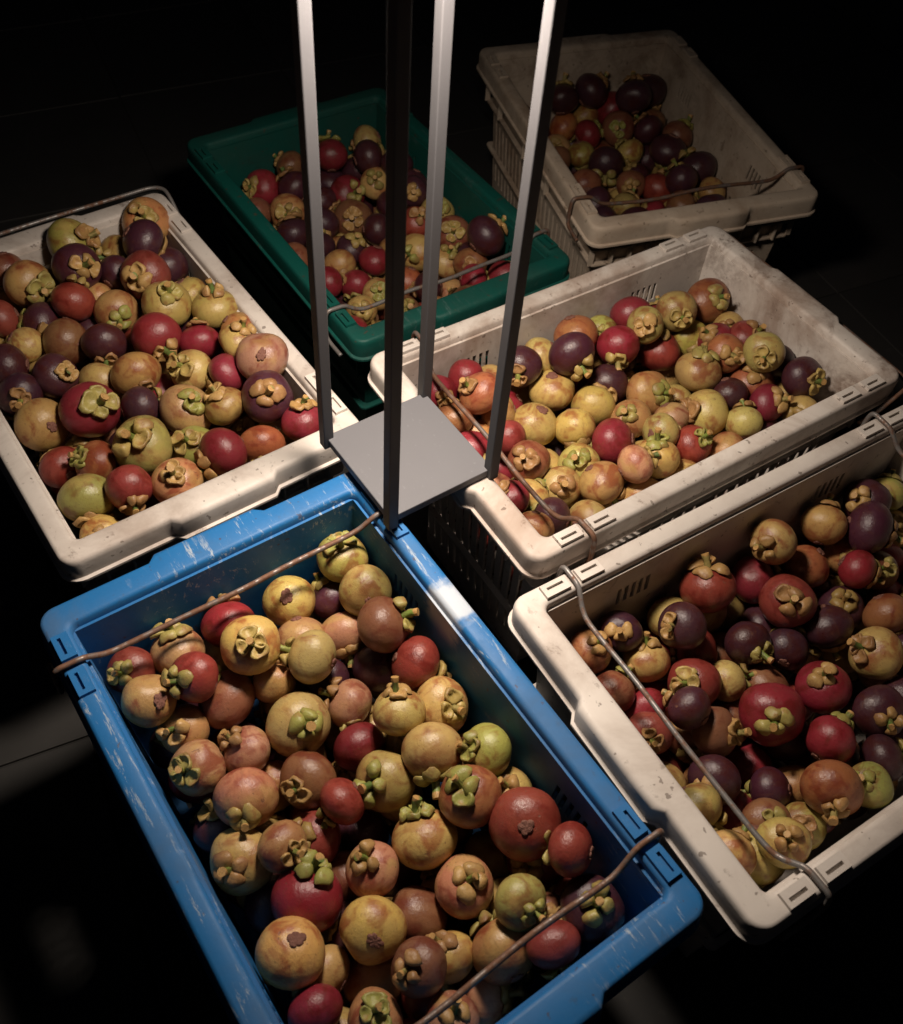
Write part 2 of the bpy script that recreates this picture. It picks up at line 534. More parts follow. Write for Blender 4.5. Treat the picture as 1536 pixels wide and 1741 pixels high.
def make_crate(key, x, y, yaw, W, L, H, mat, wire, label, inner=(), swung=(), lattice=False, pads=((1, 1), (1, -1), (-1, 1), (-1, -1)), name='plastic_crate'):
    root = tag(empty(name, (x, y, 0), yaw), label, 'crate', 'crates of mangosteens around the lamp stand')
    fl, fs = .027, .033
    GAP_Y = L / 2 - .083
    # rim: a channel section, open below, with a small lip round the bottom of its skirt
    prof = [(-.0035, -.0035, H - .036, .009), (-.0035, -.0035, H - .0325, .009), (.0005, .0005, H - .031, .009), (.0, .0, H - .008, .009),
            (.0012, .0012, H - .0035, .009), (.003, .003, H - .0008, .008), (.006, .006, H, .007),
            (fs - .006, fl - .006, H, 0), (fs - .0022, fl - .0022, H - .0010, 0), (fs, fl, H - .004, 0), (fs + .0005, fl + .0005, H - .0125, 0),
            (fs - .0032, fl - .0032, H - .0125, 0), (fs - .0032, fl - .0032, H - .0045, 0), (.0045, .0045, H - .0045, .006), (.0035, .0035, H - .036, .009)]
    rim = obj('rim', mesh('rim', *ring_geo(W, L, prof), mat=mat, autosmooth=.75), root)
    # reinforcing ribs round the outside
    for dz, push in ((.060, .012), (.095, .010), (H * .62, .010)):
        oS, oL = fs + .06 * dz, fl + .06 * dz
        pr = [(oS - .0038, oL - .0038, H - dz, 0), (oS - push - .003, oL - push - .003, H - dz, 0),
              (oS - push - .003, oL - push - .003, H - dz - .0032, 0), (oS - .0038, oL - .0038, H - dz - .0032, 0)]
        obj('rib', mesh('rib', *ring_geo(W, L, pr), mat=mat, autosmooth=.5), root)
    # upright ribs under the ends of the short rims and along the long sides
    up_me = mesh('upright_rib', *box_geo(-.0014, .0014, -.006, .006, -.030, .030), mat=mat, smooth=False)
    for sy in (-1, 1):
        for ux in (-.16, -.125, -.09, .09, .125, .16):
            obj('upright_rib', up_me, root, loc=(ux, sy * (L / 2 - fs + .0065), H - .0325 - .035))
    upl_me = mesh('upright_rib', *box_geo(-.005, .005, -.0014, .0014, -.030, .030), mat=mat, smooth=False)
    for sx in (-1, 1):
        for uy in (-.275, -.2, -.06, .06, .2, .275):
            obj('upright_rib', upl_me, root, loc=(sx * (W / 2 - fl + .0055), uy, H - .0325 - .035))
    # walls
    grp = lambda c, n, p: [c + (k - (n - 1) / 2) * p for k in range(n)]
    low = H - .13
    rows_long = [(H - .077, H - .046, grp(-L / 4, 5, .0115) + grp(L / 4, 5, .0115), .0062),
                 (.045, low * .5 - .006, [k * .021 for k in range(-12, 13)], .008), (low * .5 + .012, low, [k * .021 for k in range(-12, 13)], .008)]
    rows_short = [(.045, low * .5 - .006, [k * .021 for k in range(-7, 8)], .008), (low * .5 + .012, low, [k * .021 for k in range(-7, 8)], .008)]
    if not lattice:
        rows_long, rows_short = rows_long[:1], []
    zb = .012
    for sgn in (-1, 1):
        obj('wall', mesh('wall', *wall_geo(L / 2 - fs + .0005, H, zb, lambda d: (W / 2 - fl - .06 * d - .0032, 0), 'x', sgn, rows_long), mat=mat, smooth=False), root)
        obj('wall', mesh('wall', *wall_geo(W / 2 - fl + .0005, H, zb, lambda d: (L / 2 - fs - .06 * d - .0032, 0), 'y', sgn, rows_short), mat=mat, smooth=False), root)
    bx, by = W / 2 - fl - .06 * (H - zb) + .001, L / 2 - fs - .06 * (H - zb) + .001
    xs = [-bx] + [v for k in range(-7, 8) for v in (k * .02 - .005, k * .02 + .005) if abs(v) < bx - .01] + [bx]
    ys = [-by] + [v for k in range(-9, 10) for v in (k * .026 - .009, k * .026 + .009) if abs(v) < by - .01] + [by]
    obj('crate_floor', mesh('crate_floor', *panel_geo(xs, ys, lambda i, j: i % 2 == 1 and j % 2 == 1, lambda u, v, s: (u, v, zb if s else .003)), mat=mat, smooth=False), root)
    # pads with a slot beside every handle notch
    pl_ = .034
    def pad_geo(w):
        us = [-w / 2, -w / 2 + .0085, -w / 2 + .0125, w / 2]
        vs_ = [-pl_ / 2, -pl_ / 2 + .005, pl_ / 2 - .006, pl_ / 2]
        return panel_geo(us, vs_, lambda i, j: i == 1 and j == 1, lambda u, v, s: (u * (1 if s == 0 else .96), v * (1 if s == 0 else .98), .0004 if s == 0 else .0042))
    pad_me = mesh('notch_pad', *pad_geo(fl - .009), mat=mat, smooth=False)
    for (sx, sy) in pads:
            for d in (-1, 1):
                obj('notch_pad', pad_me, root, loc=(sx * (W / 2 - fl / 2 - .0005), sy * GAP_Y + d * (.0075 + pl_ / 2), H), rot=(0, 0, 0 if sx > 0 else math.pi))
    # wire handles
    rw = .0033
    hx = W / 2
    for (sgn, sag, lean) in inner:
        yb = sgn * GAP_Y
        half = [(hx + .0075, yb + sgn * .045, H - .046), (hx + .0080, yb + sgn * .010, H - .046), (hx + .0080, yb, H - .040), (hx + .0075, yb, H - .004),
                (hx + .003, yb, H + .0055), (hx - .010, yb, H + .0052), (hx - .026, yb, H + .0045), (hx - .036, yb + lean * .3, H - .003), (hx - .048, yb + lean * .7, H - sag * .75), (hx - .066, yb + lean, H - sag)]
        j = [(RNG.uniform(-.005, .005), RNG.uniform(-.004, .004)) for _ in range(3)]
        midp = [(hx * .3, yb + lean + j[0][0], H - sag + j[0][1]), (0, yb + lean + j[1][0], H - sag + j[1][1]), (-hx * .3, yb + lean + j[2][0], H - sag + j[2][1])]
        pts = half + midp + [(-p[0], p[1], p[2]) for p in reversed(half)]
        obj('wire_handle', mesh('wire_handle', *tube_geo(chaikin(pts, 2), rw, 8), mat=wire), root)
    for (sgn, zz) in swung:
        yb = sgn * GAP_Y
        ye = sgn * (L / 2 + .017)
        half = [(hx + .0080, yb, H - .046), (hx + .0085, yb + sgn * .03, H - .044), (hx + .0085, sgn * (L / 2 - .012), H + zz - .004), (hx + .006, sgn * (L / 2 + .006), H + zz), (hx - .012, ye, H + zz), (hx - .05, ye, H + zz)]
        pts = half + [(0, ye + .001, H + zz + .002)] + [(-p[0], p[1], p[2]) for p in reversed(half)]
        obj('wire_handle', mesh('wire_handle', *tube_geo(chaikin(pts, 2), rw, 8), mat=wire), root)
    return root

WHITE = (.62, .575, .535)
M_WHITE_A = plastic('plastic_white', (.68, .62, .565), .52, seed=1.3)
M_WHITE_D = plastic('plastic_white_stained', (.68, .62, .565), .62, seed=4.1, dirt_colour=(.20, .10, .05), stain=(.20, .40, .7))
M_WHITE_E = plastic('plastic_white_clean', (.68, .62, .565), .42, seed=8.6)
M_WHITE_C = plastic('plastic_white_grimy', (.58, .48, .38), .62, seed=2.7, dirt_colour=(.22, .12, .06), stain=(-.6, .9, .5))
M_BLUE = plastic('plastic_blue', (.016, .145, .385), .36, .8, dirt_colour=(.10, .11, .12), seed=3.3, patch=(.194, .090, .02, .036))
M_GREEN = plastic('plastic_green', (.004, .078, .063), .40, .12, dirt_colour=(.02, .045, .035), seed=6.1)
W_RUST = wire_material('wire_rusty', (.20, .17, .155), .75)
W_STEEL = wire_material('wire_steel', (.22, .205, .195), .45)
CRATES = {
 'A': (-0.4044,0.2147,0.61285,0.4158,0.6245,0.3156),
 'B': (-0.0761,0.6420,0.57882,0.4090,0.6153,0.2822),
 'C': (0.4100,0.8963,0.30073,0.4338,0.6093,0.3090),
 'D': (0.3158,0.1847,-1.00792,0.4012,0.6445,0.3470),
 'E': (0.5239,-0.1999,-1.02480,0.4302,0.6900,0.3295),
 'F': (-0.0526,-0.3860,0.59502,0.4150,0.6448,0.3367),
}
mats = {'A': (M_WHITE_A, W_STEEL), 'B': (M_GREEN, W_STEEL), 'C': (M_WHITE_C, W_RUST), 'D': (M_WHITE_D, W_RUST), 'E': (M_WHITE_E, W_STEEL), 'F': (M_BLUE, W_RUST)}
clabel = {'A': 'overfull white plastic crate heaped with mangosteens left of the lamp stand',
          'B': 'teal green plastic crate half filled with dark mangosteens behind the lamp posts',
          'C': 'grimy white plastic crate farthest away in the dark',
          'D': 'brown stained white plastic crate right beside the lamp plate',
          'E': 'clean white plastic crate nearest on the right, beside the blue one',
          'F': 'scuffed blue plastic crate of mangosteens in the foreground'}
opts = {'A': dict(pads=((1, -1), (1, 1)), swung=((1, -.004),)), 'B': dict(inner=((-1, .014, -.004),)), 'C': dict(inner=((-1, .016, .0),), lattice=True),
        'D': dict(lattice=True, inner=((-1, .020, -.010),), swung=((1, -.020),)), 'E': dict(inner=((-1, .018, -.010), (1, .022, .004))), 'F': dict(inner=((1, .016, .004), (-1, .018, -.006)))}
for k, (x, y, yaw, W, L, H) in CRATES.items():
    make_crate(k, x, y, yaw, W, L, H, mats[k][0], mats[k][1], clabel[k], **opts[k])

# ------------------------------------------------------------------ mangosteens
def body_profile(th):
    """radius and height for polar angle th (0 = calyx end), unit fruit"""
    s, c = math.sin(th), math.cos(th)
    r = s * (1 + .03 * math.sin(th) ** 2)
    z = .87 * c
    if c > 0: z -= .085 * math.exp(-(s / .34) ** 2)
    else: z += .05 * math.exp(-(s / .26) ** 2)
    return r, z

def body_geo(seed, lump, dent=0.0, seg=30, rings=18):
    rg = random.Random(seed)
    waves = [(Vector((rg.gauss(0, 1), rg.gauss(0, 1), rg.gauss(0, .7))) * 1.7, rg.uniform(0, 6.3), rg.uniform(.4, 1)) for _ in range(6)]
    dd = Vector((rg.gauss(0, 1), rg.gauss(0, 1), rg.gauss(0, .35))).normalized()
    sq = rg.uniform(.0, .018)
    nl = rg.choice((4, 5, 6))
    V, F = [], []
    def pt(th, ph):
        r, z = body_profile(th)
        p = Vector((r * math.cos(ph), r * math.sin(ph), z))
        k = sum(a * math.sin(w.dot(p) + o) for w, o, a in waves) / 3
        fade = math.sin(th) ** .8
        f = 1 + lump * k * fade + sq * math.cos(nl * ph) * math.sin(th) ** 2
        if dent:
            u = p.normalized()
            f -= dent * math.exp(-((1 - u.dot(dd)) / .10) ** 1.0) * fade
        return p * f
    V.append(pt(0, 0))
    for i in range(1, rings):
        for k in range(seg):
            V.append(pt(math.pi * i / rings, 2 * math.pi * k / seg))
    V.append(pt(math.pi, 0))
    for k in range(seg):
        F.append([0, 1 + k, 1 + (k + 1) % seg])
    for i in range(rings - 2):
        for k in range(seg):
            a = 1 + i * seg; b = a + seg
            F.append([a + k, b + k, b + (k + 1) % seg, a + (k + 1) % seg])
    b = 1 + (rings - 2) * seg; e = len(V) - 1
    for k in range(seg):
        F.append([b + k, e, b + (k + 1) % seg])
    return V, F

def sepal_geo(style, seed, nu=14, nv=9):
    """a thick leathery calyx lobe lying on the shoulder, pointing along +x. style 0 domed, 1 cupped with a rolled edge, 2 flat and dry"""
    rg = random.Random(seed)
    V, F = [], []
    wob = [rg.uniform(0, 6.3) for _ in range(3)]
    def pt(th, ph):
        # closed pillow: th 0 = top, pi = underside
        s, c = math.sin(th), math.cos(th)
        x, y = s * math.cos(ph), s * math.sin(ph)
        rr = 1 + .11 * math.sin(2 * ph + wob[0]) + .08 * math.sin(3 * ph + wob[1]) + .05 * math.sin(5 * ph + wob[2])
        x *= rr; y *= rr
        wy = .62 + .38 * min(1.0, (x + 1) / 1.0)
        if style == 2:
            X = .42 + .28 * x; Y = .30 * y * wy
        else:
            X = .36 + .30 * x; Y = .36 * y * wy
        rho = math.hypot(X, Y)
        surf = .90 * math.sqrt(max(0, 1 - min(rho, .98) ** 2)) - .085 * math.exp(-(rho / .34) ** 2)
        e = min(1.15, x * x + y * y)
        if style == 0:
            # fat dome
            up = .20 * math.sqrt(max(0, 1 - .80 * e / 1.1)) + .03 * max(0, x)
            if x < -.2: up -= .09 * (-x - .2)
            lo = .0
        elif style == 1:
            # cup: thick rolled edge round a hollow, open towards the stem
            edge = math.exp(-((math.sqrt(e) - .88) / .26) ** 2)
            open_ = 1.0 if x > -.1 else max(.15, 1 + (x + .1) * 1.1)
            up = .055 + .24 * edge * open_
            lo = .10 * max(0, e - .35) * open_
        else:
            # swollen ball standing off the shoulder on a short neck
            up = .10 + .24 * math.sqrt(max(0, 1 - .9 * ((x - .15) ** 2 + y * y) / 1.2))
            lo = .09 * max(0, x + .3)
            if x < -.3: up -= .12 * (-x - .3)
        t = (c + 1) / 2
        t = t * t * (3 - 2 * t)
        h = lo + (up - lo) * t
        h *= 1 + .22 * math.sin(3.1 * X * 3 + wob[1]) * math.sin(2.7 * Y * 3 + wob[2])
        return Vector((X, Y, surf + h - .004))
    V.append(pt(0, 0))
    for i in range(1, nv):
        for k in range(nu):
            V.append(pt(math.pi * i / nv, 2 * math.pi * k / nu))
    V.append(pt(math.pi, 0))
    for k in range(nu):
        F.append([0, 1 + k, 1 + (k + 1) % nu])
    for i in range(nv - 2):
        a = 1 + i * nu; b = a + nu
        for k in range(nu):
            F.append([a + k, b + k, b + (k + 1) % nu, a + (k + 1) % nu])
    b = 1 + (nv - 2) * nu; e = len(V) - 1
    for k in range(nu):
        F.append([b + k, e, b + (k + 1) % nu])
    return V, F

def stem_geo(seed):
    rg = random.Random(seed)
    L_ = rg.uniform(.46, .60)
    a = rg.uniform(-.25, .25); bnd = rg.uniform(.05, .22)
    pts, rad = [], []
    for i in range(6):
        t = i / 5
        pts.append((bnd * t * t * math.cos(a), bnd * t * t * math.sin(a), -.02 + L_ * t))
        rad.append(.145 - .035 * math.sin(min(1, t * 1.2) * math.pi * .75) + (.025 if i >= 4 else 0))
    vs, fs = tube_geo(pts, rad, 9)
    return vs, fs

def stigma_geo(n, seed):
    rg = random.Random(seed)
    m = n * 6
    V = [(0, 0, -.035)]
    rings = ((.10, -.036), (.185, -.034), (.225, -.018), (.23, .03))
    for rad, z in rings:
        for k in range(m):
            a = 2 * math.pi * k / m
            lob = abs(math.cos(n * a / 2)) ** .6
            r = rad * (.78 + .22 * lob) * (1 + .13 * math.sin(2 * a + seed) + .08 * math.sin(3 * a + seed * 2))
            zz = z * (.55 + .45 * lob) if z < 0 else z
            V.append((r * math.cos(a), r * math.sin(a), zz))
    F = [[0, 1 + k, 1 + (k + 1) % m] for k in range(m)]
    for i in range(len(rings) - 1):
        a = 1 + i * m; b = a + m
        for k in range(m):
            F.append([a + k, b + k, b + (k + 1) % m, a + (k + 1) % m])
    return V, F

M_RIND = rind_material(); M_SEPAL = sepal_material(); M_STEM = stem_material(); M_STIGMA = stigma_material()
BODIES = [mesh('fruit_body', *body_geo(i, (.04, .05, .065, .08, .05, .06, .09, .045, .07, .055, .10, .06)[i], (0, .05, 0, .12, 0, .17, 0, .08, .04, 0, .1, .06)[i]), mat=M_RIND) for i in range(12)]
SEPALS = [[mesh('sepal', *sepal_geo(st, 20 * st + i), mat=M_SEPAL) for i in range(6)] for st in range(3)]
STEMS = [mesh('stem', *stem_geo(i), mat=M_STEM, autosmooth=.7) for i in range(4)]
STIGMAS = [mesh('stigma_scar', *stigma_geo(n, n), mat=M_STIGMA) for n in (5, 6, 7)]

SEPAL_COL = [(.43, .315, .10), (.36, .30, .09), (.48, .30, .11), (.42, .25, .09), (.31, .30, .075), (.36, .20, .08)]
STEM_COL = [(.18, .25, .045), (.26, .28, .06), (.11, .18, .04), (.34, .27, .09)]

def fruit(x, y, z, r, ax, ay, az, col, roll, label, group):
    q = Vector((ax, ay, az)).to_track_quat('Z', 'Y') @ Matrix.Rotation(roll, 3, 'Z').to_quaternion()
    root = bpy.data.objects.new('mangosteen', None)
    root.empty_display_size = .5
    root.location = (x, y, z); root.rotation_mode = 'QUATERNION'; root.rotation_quaternion = q; root.scale = (r, r, r)
    link(root)
    tag(root, label, 'mangosteen', group)
    base = PAL[col]
    k = RNG.uniform(.82, 1.08)
    jit = [RNG.uniform(.88, 1.12) for _ in range(3)]
    body = obj('fruit_body', RNG.choice(BODIES), root, rot=(0, 0, RNG.uniform(0, 6.28)), scale=(RNG.uniform(.97, 1.04), RNG.uniform(.97, 1.04), RNG.uniform(.98, 1.08)))
    body.color = (*[min(1, b * k * j) for b, j in zip(base, jit)], 1)
    zs = body.scale[2]
    style = RNG.choices((0, 1, 2), (4, 4, 3))[0]
    hue = RNG.choice(SEPAL_COL)
    if col in 'gk' and RNG.random() < .5: hue = SEPAL_COL[RNG.choice((0, 1, 4))]
    size = RNG.uniform(.86, 1.12)
    for i in range(4):
        if i == 3 and RNG.random() < .12: continue
        st = style if RNG.random() < .75 else RNG.choice((0, 1))
        s = size * (RNG.uniform(.98, 1.12) if i % 2 == 0 else RNG.uniform(.80, .98))
        p = obj('sepal', RNG.choice(SEPALS[st]), root, rot=(RNG.uniform(-.07, .07), RNG.uniform(-.10, .06), i * math.pi / 2 + RNG.uniform(-.30, .30)), scale=(s, s * RNG.uniform(.9, 1.08), zs * (1 + RNG.uniform(-.02, .05))))
        d = RNG.uniform(.85, 1.12)
        p.color = (*[min(1, h * d) for h in hue], 1)
    st = obj('stem', RNG.choice(STEMS), root, loc=(0, 0, .83 * zs), rot=(0, 0, RNG.uniform(0, 6.28)), scale=(RNG.uniform(.9, 1.15),) * 3)
    st.color = (*RNG.choice(STEM_COL), 1)
    obj('stigma_scar', RNG.choice(STIGMAS), root, loc=(0, 0, -.85 * zs), rot=(0, 0, RNG.uniform(0, 6.28)), scale=(RNG.uniform(.9, 1.3), RNG.uniform(.9, 1.3), 1))
    return root

FRUITS = {
 'mangosteens in the overfull white crate': [
  (-0.4229,0.5094,0.3082,0.0355,0.118,-0.592,0.797,'o','orange tan mangosteen, calyx at top, far middle of overfull white crate'),
  (-0.4109,0.4344,0.3290,0.0332,0.769,0.073,-0.635,'v','dark purple mangosteen, smooth side up, far middle of overfull white crate, rightmost of two'),
  (-0.3807,0.4288,0.2845,0.0329,0.677,-0.554,-0.484,'v','dark purple mangosteen, calyx at bottom, far right of overfull white crate'),
  (-0.5233,0.4407,0.3119,0.0369,0.896,0.062,0.440,'g','olive green mangosteen, calyx turned right, far left of overfull white crate'),
  (-0.4996,0.3803,0.3166,0.0346,0.613,-0.535,0.581,'v','dark purple mangosteen, calyx turned right, far left of overfull white crate'),
  (-0.4603,0.4544,0.2856,0.0290,-0.539,-0.737,0.407,'o','orange tan mangosteen, calyx turned left, far middle of overfull white crate'),
  (-0.6104,0.3891,0.3005,0.0277,0.030,-0.397,-0.917,'b','brown mangosteen, smooth side up, far left of overfull white crate'),
  (-0.5669,0.3524,0.3055,0.0348,0.763,-0.626,0.161,'o','orange tan mangosteen, calyx turned right, far left of overfull white crate'),
  (-0.4959,0.3224,0.3004,0.0307,0.177,0.845,0.505,'r','red mangosteen, smooth side up, far left of overfull white crate, rightmost of two'),
  (-0.3969,0.3737,0.3127,0.0369,-0.212,-0.828,0.519,'r','red mangosteen, calyx turned left, far middle of overfull white crate'),
  (-0.4355,0.3216,0.2856,0.0321,0.358,-0.911,0.205,'o','orange tan mangosteen, calyx at bottom, far middle of overfull white crate'),
  (-0.3586,0.3198,0.3047,0.0353,0.254,-0.180,0.950,'g','olive green mangosteen, calyx at top, far middle of overfull white crate'),
  (-0.4757,0.3619,0.2718,0.0262,-0.898,0.269,0.349,'o','orange tan mangosteen, smooth side up, far middle of overfull white crate'),
  (-0.4953,0.2582,0.2821,0.0340,-0.922,0.326,-0.210,'b','brown mangosteen, rosette showing, left of overfull white crate'),
  (-0.5506,0.2466,0.2807,0.0268,0.692,0.028,-0.722,'y','yellow mangosteen, smooth side up, left of overfull white crate'),
  (-0.5943,0.2969,0.2849,0.0266,-0.895,-0.361,-0.262,'r','red mangosteen, smooth side up, far left of overfull white crate, leftmost of two'),
  (-0.5585,0.1946,0.2895,0.0312,-0.978,-0.207,-0.034,'v','dark purple mangosteen, smooth side up, left of overfull white crate, leftmost of two'),
  (-0.4370,0.2473,0.2894,0.0305,0.184,-0.941,-0.284,'v','dark purple mangosteen, calyx at bottom, centre of overfull white crate'),
  (-0.3621,0.2560,0.2996,0.0344,0.492,-0.871,0.001,'m','crimson mangosteen, calyx at bottom, centre of overfull white crate'),
  (-0.3080,0.2053,0.2837,0.0311,-0.444,-0.417,0.793,'y','yellow mangosteen, calyx turned left, right of overfull white crate'),
  (-0.3833,0.1943,0.2856,0.0334,0.470,-0.863,-0.185,'o','orange tan mangosteen, calyx at bottom, centre of overfull white crate'),
  (-0.4905,0.1826,0.2856,0.0297,0.725,-0.206,0.657,'v','dark purple mangosteen, calyx turned right, left of overfull white crate'),
  (-0.2905,0.3238,0.2972,0.0332,-0.059,0.247,0.967,'y','yellow mangosteen, calyx at top, far right of overfull white crate'),
  (-0.3375,0.3695,0.2838,0.0283,0.496,-0.243,-0.834,'y','yellow mangosteen, smooth side up, far right of overfull white crate'),
  (-0.3063,0.2639,0.2847,0.0286,-0.181,0.805,0.566,'m','crimson mangosteen, smooth side up, right of overfull white crate, leftmost of two'),
  (-0.2455,0.2401,0.3103,0.0280,0.349,0.204,0.914,'y','yellow mangosteen, calyx at top, right of overfull white crate'),
  (-0.2534,0.2844,0.2939,0.0262,0.713,-0.136,-0.688,'o','orange tan mangosteen, smooth side up, right of overfull white crate'),
  (-0.2051,0.1999,0.3199,0.0356,-0.079,0.616,-0.783,'p','pinkish tan mangosteen, rosette showing, right of overfull white crate'),
  (-0.2570,0.1939,0.2959,0.0267,-0.758,-0.370,-0.537,'m','crimson mangosteen, smooth side up, right of overfull white crate, rightmost of two'),
  (-0.1925,0.1381,0.3071,0.0352,0.129,-0.580,0.805,'v','dark purple mangosteen, calyx facing up, right of overfull white crate'),
  (-0.3065,0.1349,0.2769,0.0353,0.417,-0.261,0.871,'p','pinkish tan mangosteen, calyx at top, near right of overfull white crate'),
  (-0.2508,0.1305,0.2937,0.0281,-0.443,0.168,0.881,'o','orange tan mangosteen, calyx at top, near right of overfull white crate'),
  (-0.1437,0.1099,0.2882,0.0292,0.012,0.359,0.933,'m','crimson mangosteen, calyx at top, near right of overfull white crate'),
  (-0.1965,0.0766,0.2754,0.0306,0.190,-0.936,-0.295,'q','rust orange mangosteen, calyx at bottom, near right of overfull white crate'),
  (-0.2409,0.0452,0.2952,0.0324,-0.668,-0.737,-0.109,'m','crimson mangosteen, calyx turned left, near right of overfull white crate'),
  (-0.4936,0.1030,0.2735,0.0351,-0.694,0.542,-0.474,'k','khaki mangosteen, rosette showing, near left of overfull white crate'),
  (-0.4297,0.1174,0.2911,0.0385,0.594,-0.330,0.734,'m','crimson mangosteen, calyx turned right, near left of overfull white crate'),
  (-0.3490,0.0611,0.2856,0.0385,-0.180,-0.409,0.895,'g','olive green mangosteen, calyx turned left, near middle of overfull white crate'),
  (-0.4572,0.0402,0.2577,0.0283,-0.704,0.676,-0.217,'r','red mangosteen, rosette showing, near left of overfull white crate'),
  (-0.4083,0.0376,0.2744,0.0280,-0.623,-0.268,0.735,'q','rust orange mangosteen, calyx turned left, near middle of overfull white crate'),
  (-0.3509,-0.0157,0.2923,0.0301,0.368,-0.922,-0.121,'r','red mangosteen, calyx at bottom, near middle of overfull white crate'),
  (-0.2945,-0.0001,0.2856,0.0322,-0.012,-0.279,0.960,'p','pinkish tan mangosteen, calyx at top, near middle of overfull white crate'),
  (-0.4075,-0.0200,0.2719,0.0352,0.340,-0.886,-0.314,'g','olive green mangosteen, calyx at bottom, near left of overfull white crate'),
  (-0.3823,-0.0677,0.2558,0.0262,0.287,-0.476,0.831,'y','yellow mangosteen, calyx facing up, near left of overfull white crate'),
  (-0.5314,0.1470,0.2829,0.0285,0.352,-0.831,0.431,'v','dark purple mangosteen, calyx at bottom, left of overfull white crate'),
  (-0.5414,0.2993,0.2743,0.0316,-0.993,-0.035,0.110,'v','dark purple mangosteen, smooth side up, left of overfull white crate, rightmost of two'),
  (-0.3676,0.1374,0.2787,0.0285,0.862,0.508,-0.006,'v','dark purple mangosteen, smooth side up, near middle of overfull white crate'),
  (-0.4485,0.4015,0.2919,0.0288,0.451,0.882,0.133,'v','dark purple mangosteen, smooth side up, far middle of overfull white crate, leftmost of two'),
  (-0.2862,0.0751,0.2674,0.0312,-0.243,-0.290,0.926,'g','olive green mangosteen, calyx at top, near right of overfull white crate'),],
 'mangosteens in the green crate': [
  (-0.0949,0.9145,0.2199,0.0293,-0.870,-0.067,-0.489,'y','yellow mangosteen, smooth side up, far middle of green crate'),
  (-0.2329,0.8244,0.2155,0.0284,-0.876,0.365,0.315,'b','brown mangosteen, smooth side up, far left of green crate'),
  (-0.1623,0.8641,0.2175,0.0321,-0.141,0.709,0.691,'m','crimson mangosteen, smooth side up, far left of green crate'),
  (-0.0907,0.8623,0.2179,0.0316,0.909,0.402,0.112,'v','dark purple mangosteen, smooth side up, far middle of green crate, leftmost of three'),
  (-0.0748,0.8209,0.1904,0.0281,0.020,-0.629,0.777,'y','yellow mangosteen, calyx at top, far middle of green crate'),
  (-0.1636,0.8586,0.1601,0.0327,-0.181,-0.342,-0.922,'v','dark purple mangosteen, smooth side up, far left of green crate, rightmost of two'),
  (-0.1288,0.8096,0.1718,0.0333,0.596,-0.585,0.550,'m','crimson mangosteen, calyx turned right, far left of green crate'),
  (-0.2219,0.7765,0.2041,0.0306,-0.638,0.561,0.528,'v','dark purple mangosteen, smooth side up, far left of green crate, leftmost of two'),
  (-0.2308,0.7252,0.1848,0.0317,0.118,-0.810,0.575,'o','orange tan mangosteen, calyx facing up, far left of green crate'),
  (-0.2150,0.6701,0.1788,0.0311,-0.389,0.695,0.605,'v','dark purple mangosteen, smooth side up, left of green crate, leftmost of two'),
  (-0.1144,0.7432,0.1637,0.0353,0.054,-0.782,0.621,'b','brown mangosteen, calyx facing up, centre of green crate'),
  (-0.1302,0.6033,0.1660,0.0296,0.369,-0.875,-0.313,'o','orange tan mangosteen, calyx at bottom, near left of green crate'),
  (-0.0973,0.5603,0.1595,0.0291,-0.241,-0.890,-0.387,'m','crimson mangosteen, calyx at bottom, near middle of green crate'),
  (-0.0689,0.6208,0.1672,0.0289,-0.224,-0.396,-0.891,'m','crimson mangosteen, smooth side up, centre of green crate'),
  (-0.0681,0.7068,0.1706,0.0288,0.962,0.240,-0.133,'v','dark purple mangosteen, smooth side up, centre of green crate'),
  (-0.0568,0.5284,0.1687,0.0273,0.021,-0.628,0.778,'y','yellow mangosteen, calyx facing up, near middle of green crate, rightmost of two'),
  (-0.1442,0.5475,0.1739,0.0262,0.927,0.373,-0.039,'m','crimson mangosteen, smooth side up, near left of green crate'),
  (-0.0839,0.4856,0.1672,0.0262,0.046,-0.759,0.649,'y','yellow mangosteen, calyx facing up, near middle of green crate, leftmost of two'),
  (0.0046,0.6265,0.1844,0.0319,-0.500,-0.757,0.421,'y','yellow mangosteen, calyx turned left, right of green crate'),
  (-0.0085,0.5761,0.1582,0.0293,-0.251,-0.402,-0.881,'q','rust orange mangosteen, smooth side up, near middle of green crate'),
  (0.0553,0.5998,0.1873,0.0282,0.246,-0.085,0.965,'y','yellow mangosteen, calyx at top, right of green crate'),
  (0.0049,0.6769,0.2087,0.0299,0.172,-0.389,0.905,'r','red mangosteen, calyx at top, right of green crate'),
  (-0.0049,0.7419,0.2297,0.0280,-0.000,-0.829,0.559,'v','dark purple mangosteen, calyx facing up, far right of green crate'),
  (-0.0066,0.7904,0.2157,0.0293,-0.335,-0.296,-0.895,'v','dark purple mangosteen, smooth side up, far right of green crate'),
  (0.0404,0.7153,0.2073,0.0304,0.154,-0.594,0.789,'k','khaki mangosteen, calyx at top, far right of green crate'),
  (0.0697,0.6648,0.1996,0.0316,-0.052,-0.745,0.665,'b','brown mangosteen, calyx facing up, right of green crate, leftmost of two'),
  (0.1210,0.5896,0.2527,0.0335,0.742,0.526,0.416,'v','dark purple mangosteen, smooth side up, right of green crate, rightmost of two'),
  (0.0989,0.5778,0.2025,0.0282,-0.049,-0.897,0.440,'b','brown mangosteen, calyx facing up, right of green crate, rightmost of two'),
  (0.0995,0.6235,0.1808,0.0293,-0.839,0.512,0.185,'v','dark purple mangosteen, smooth side up, right of green crate, leftmost of two'),
  (0.0269,0.5436,0.1760,0.0262,-0.942,0.064,-0.330,'v','dark purple mangosteen, smooth side up, near right of green crate'),
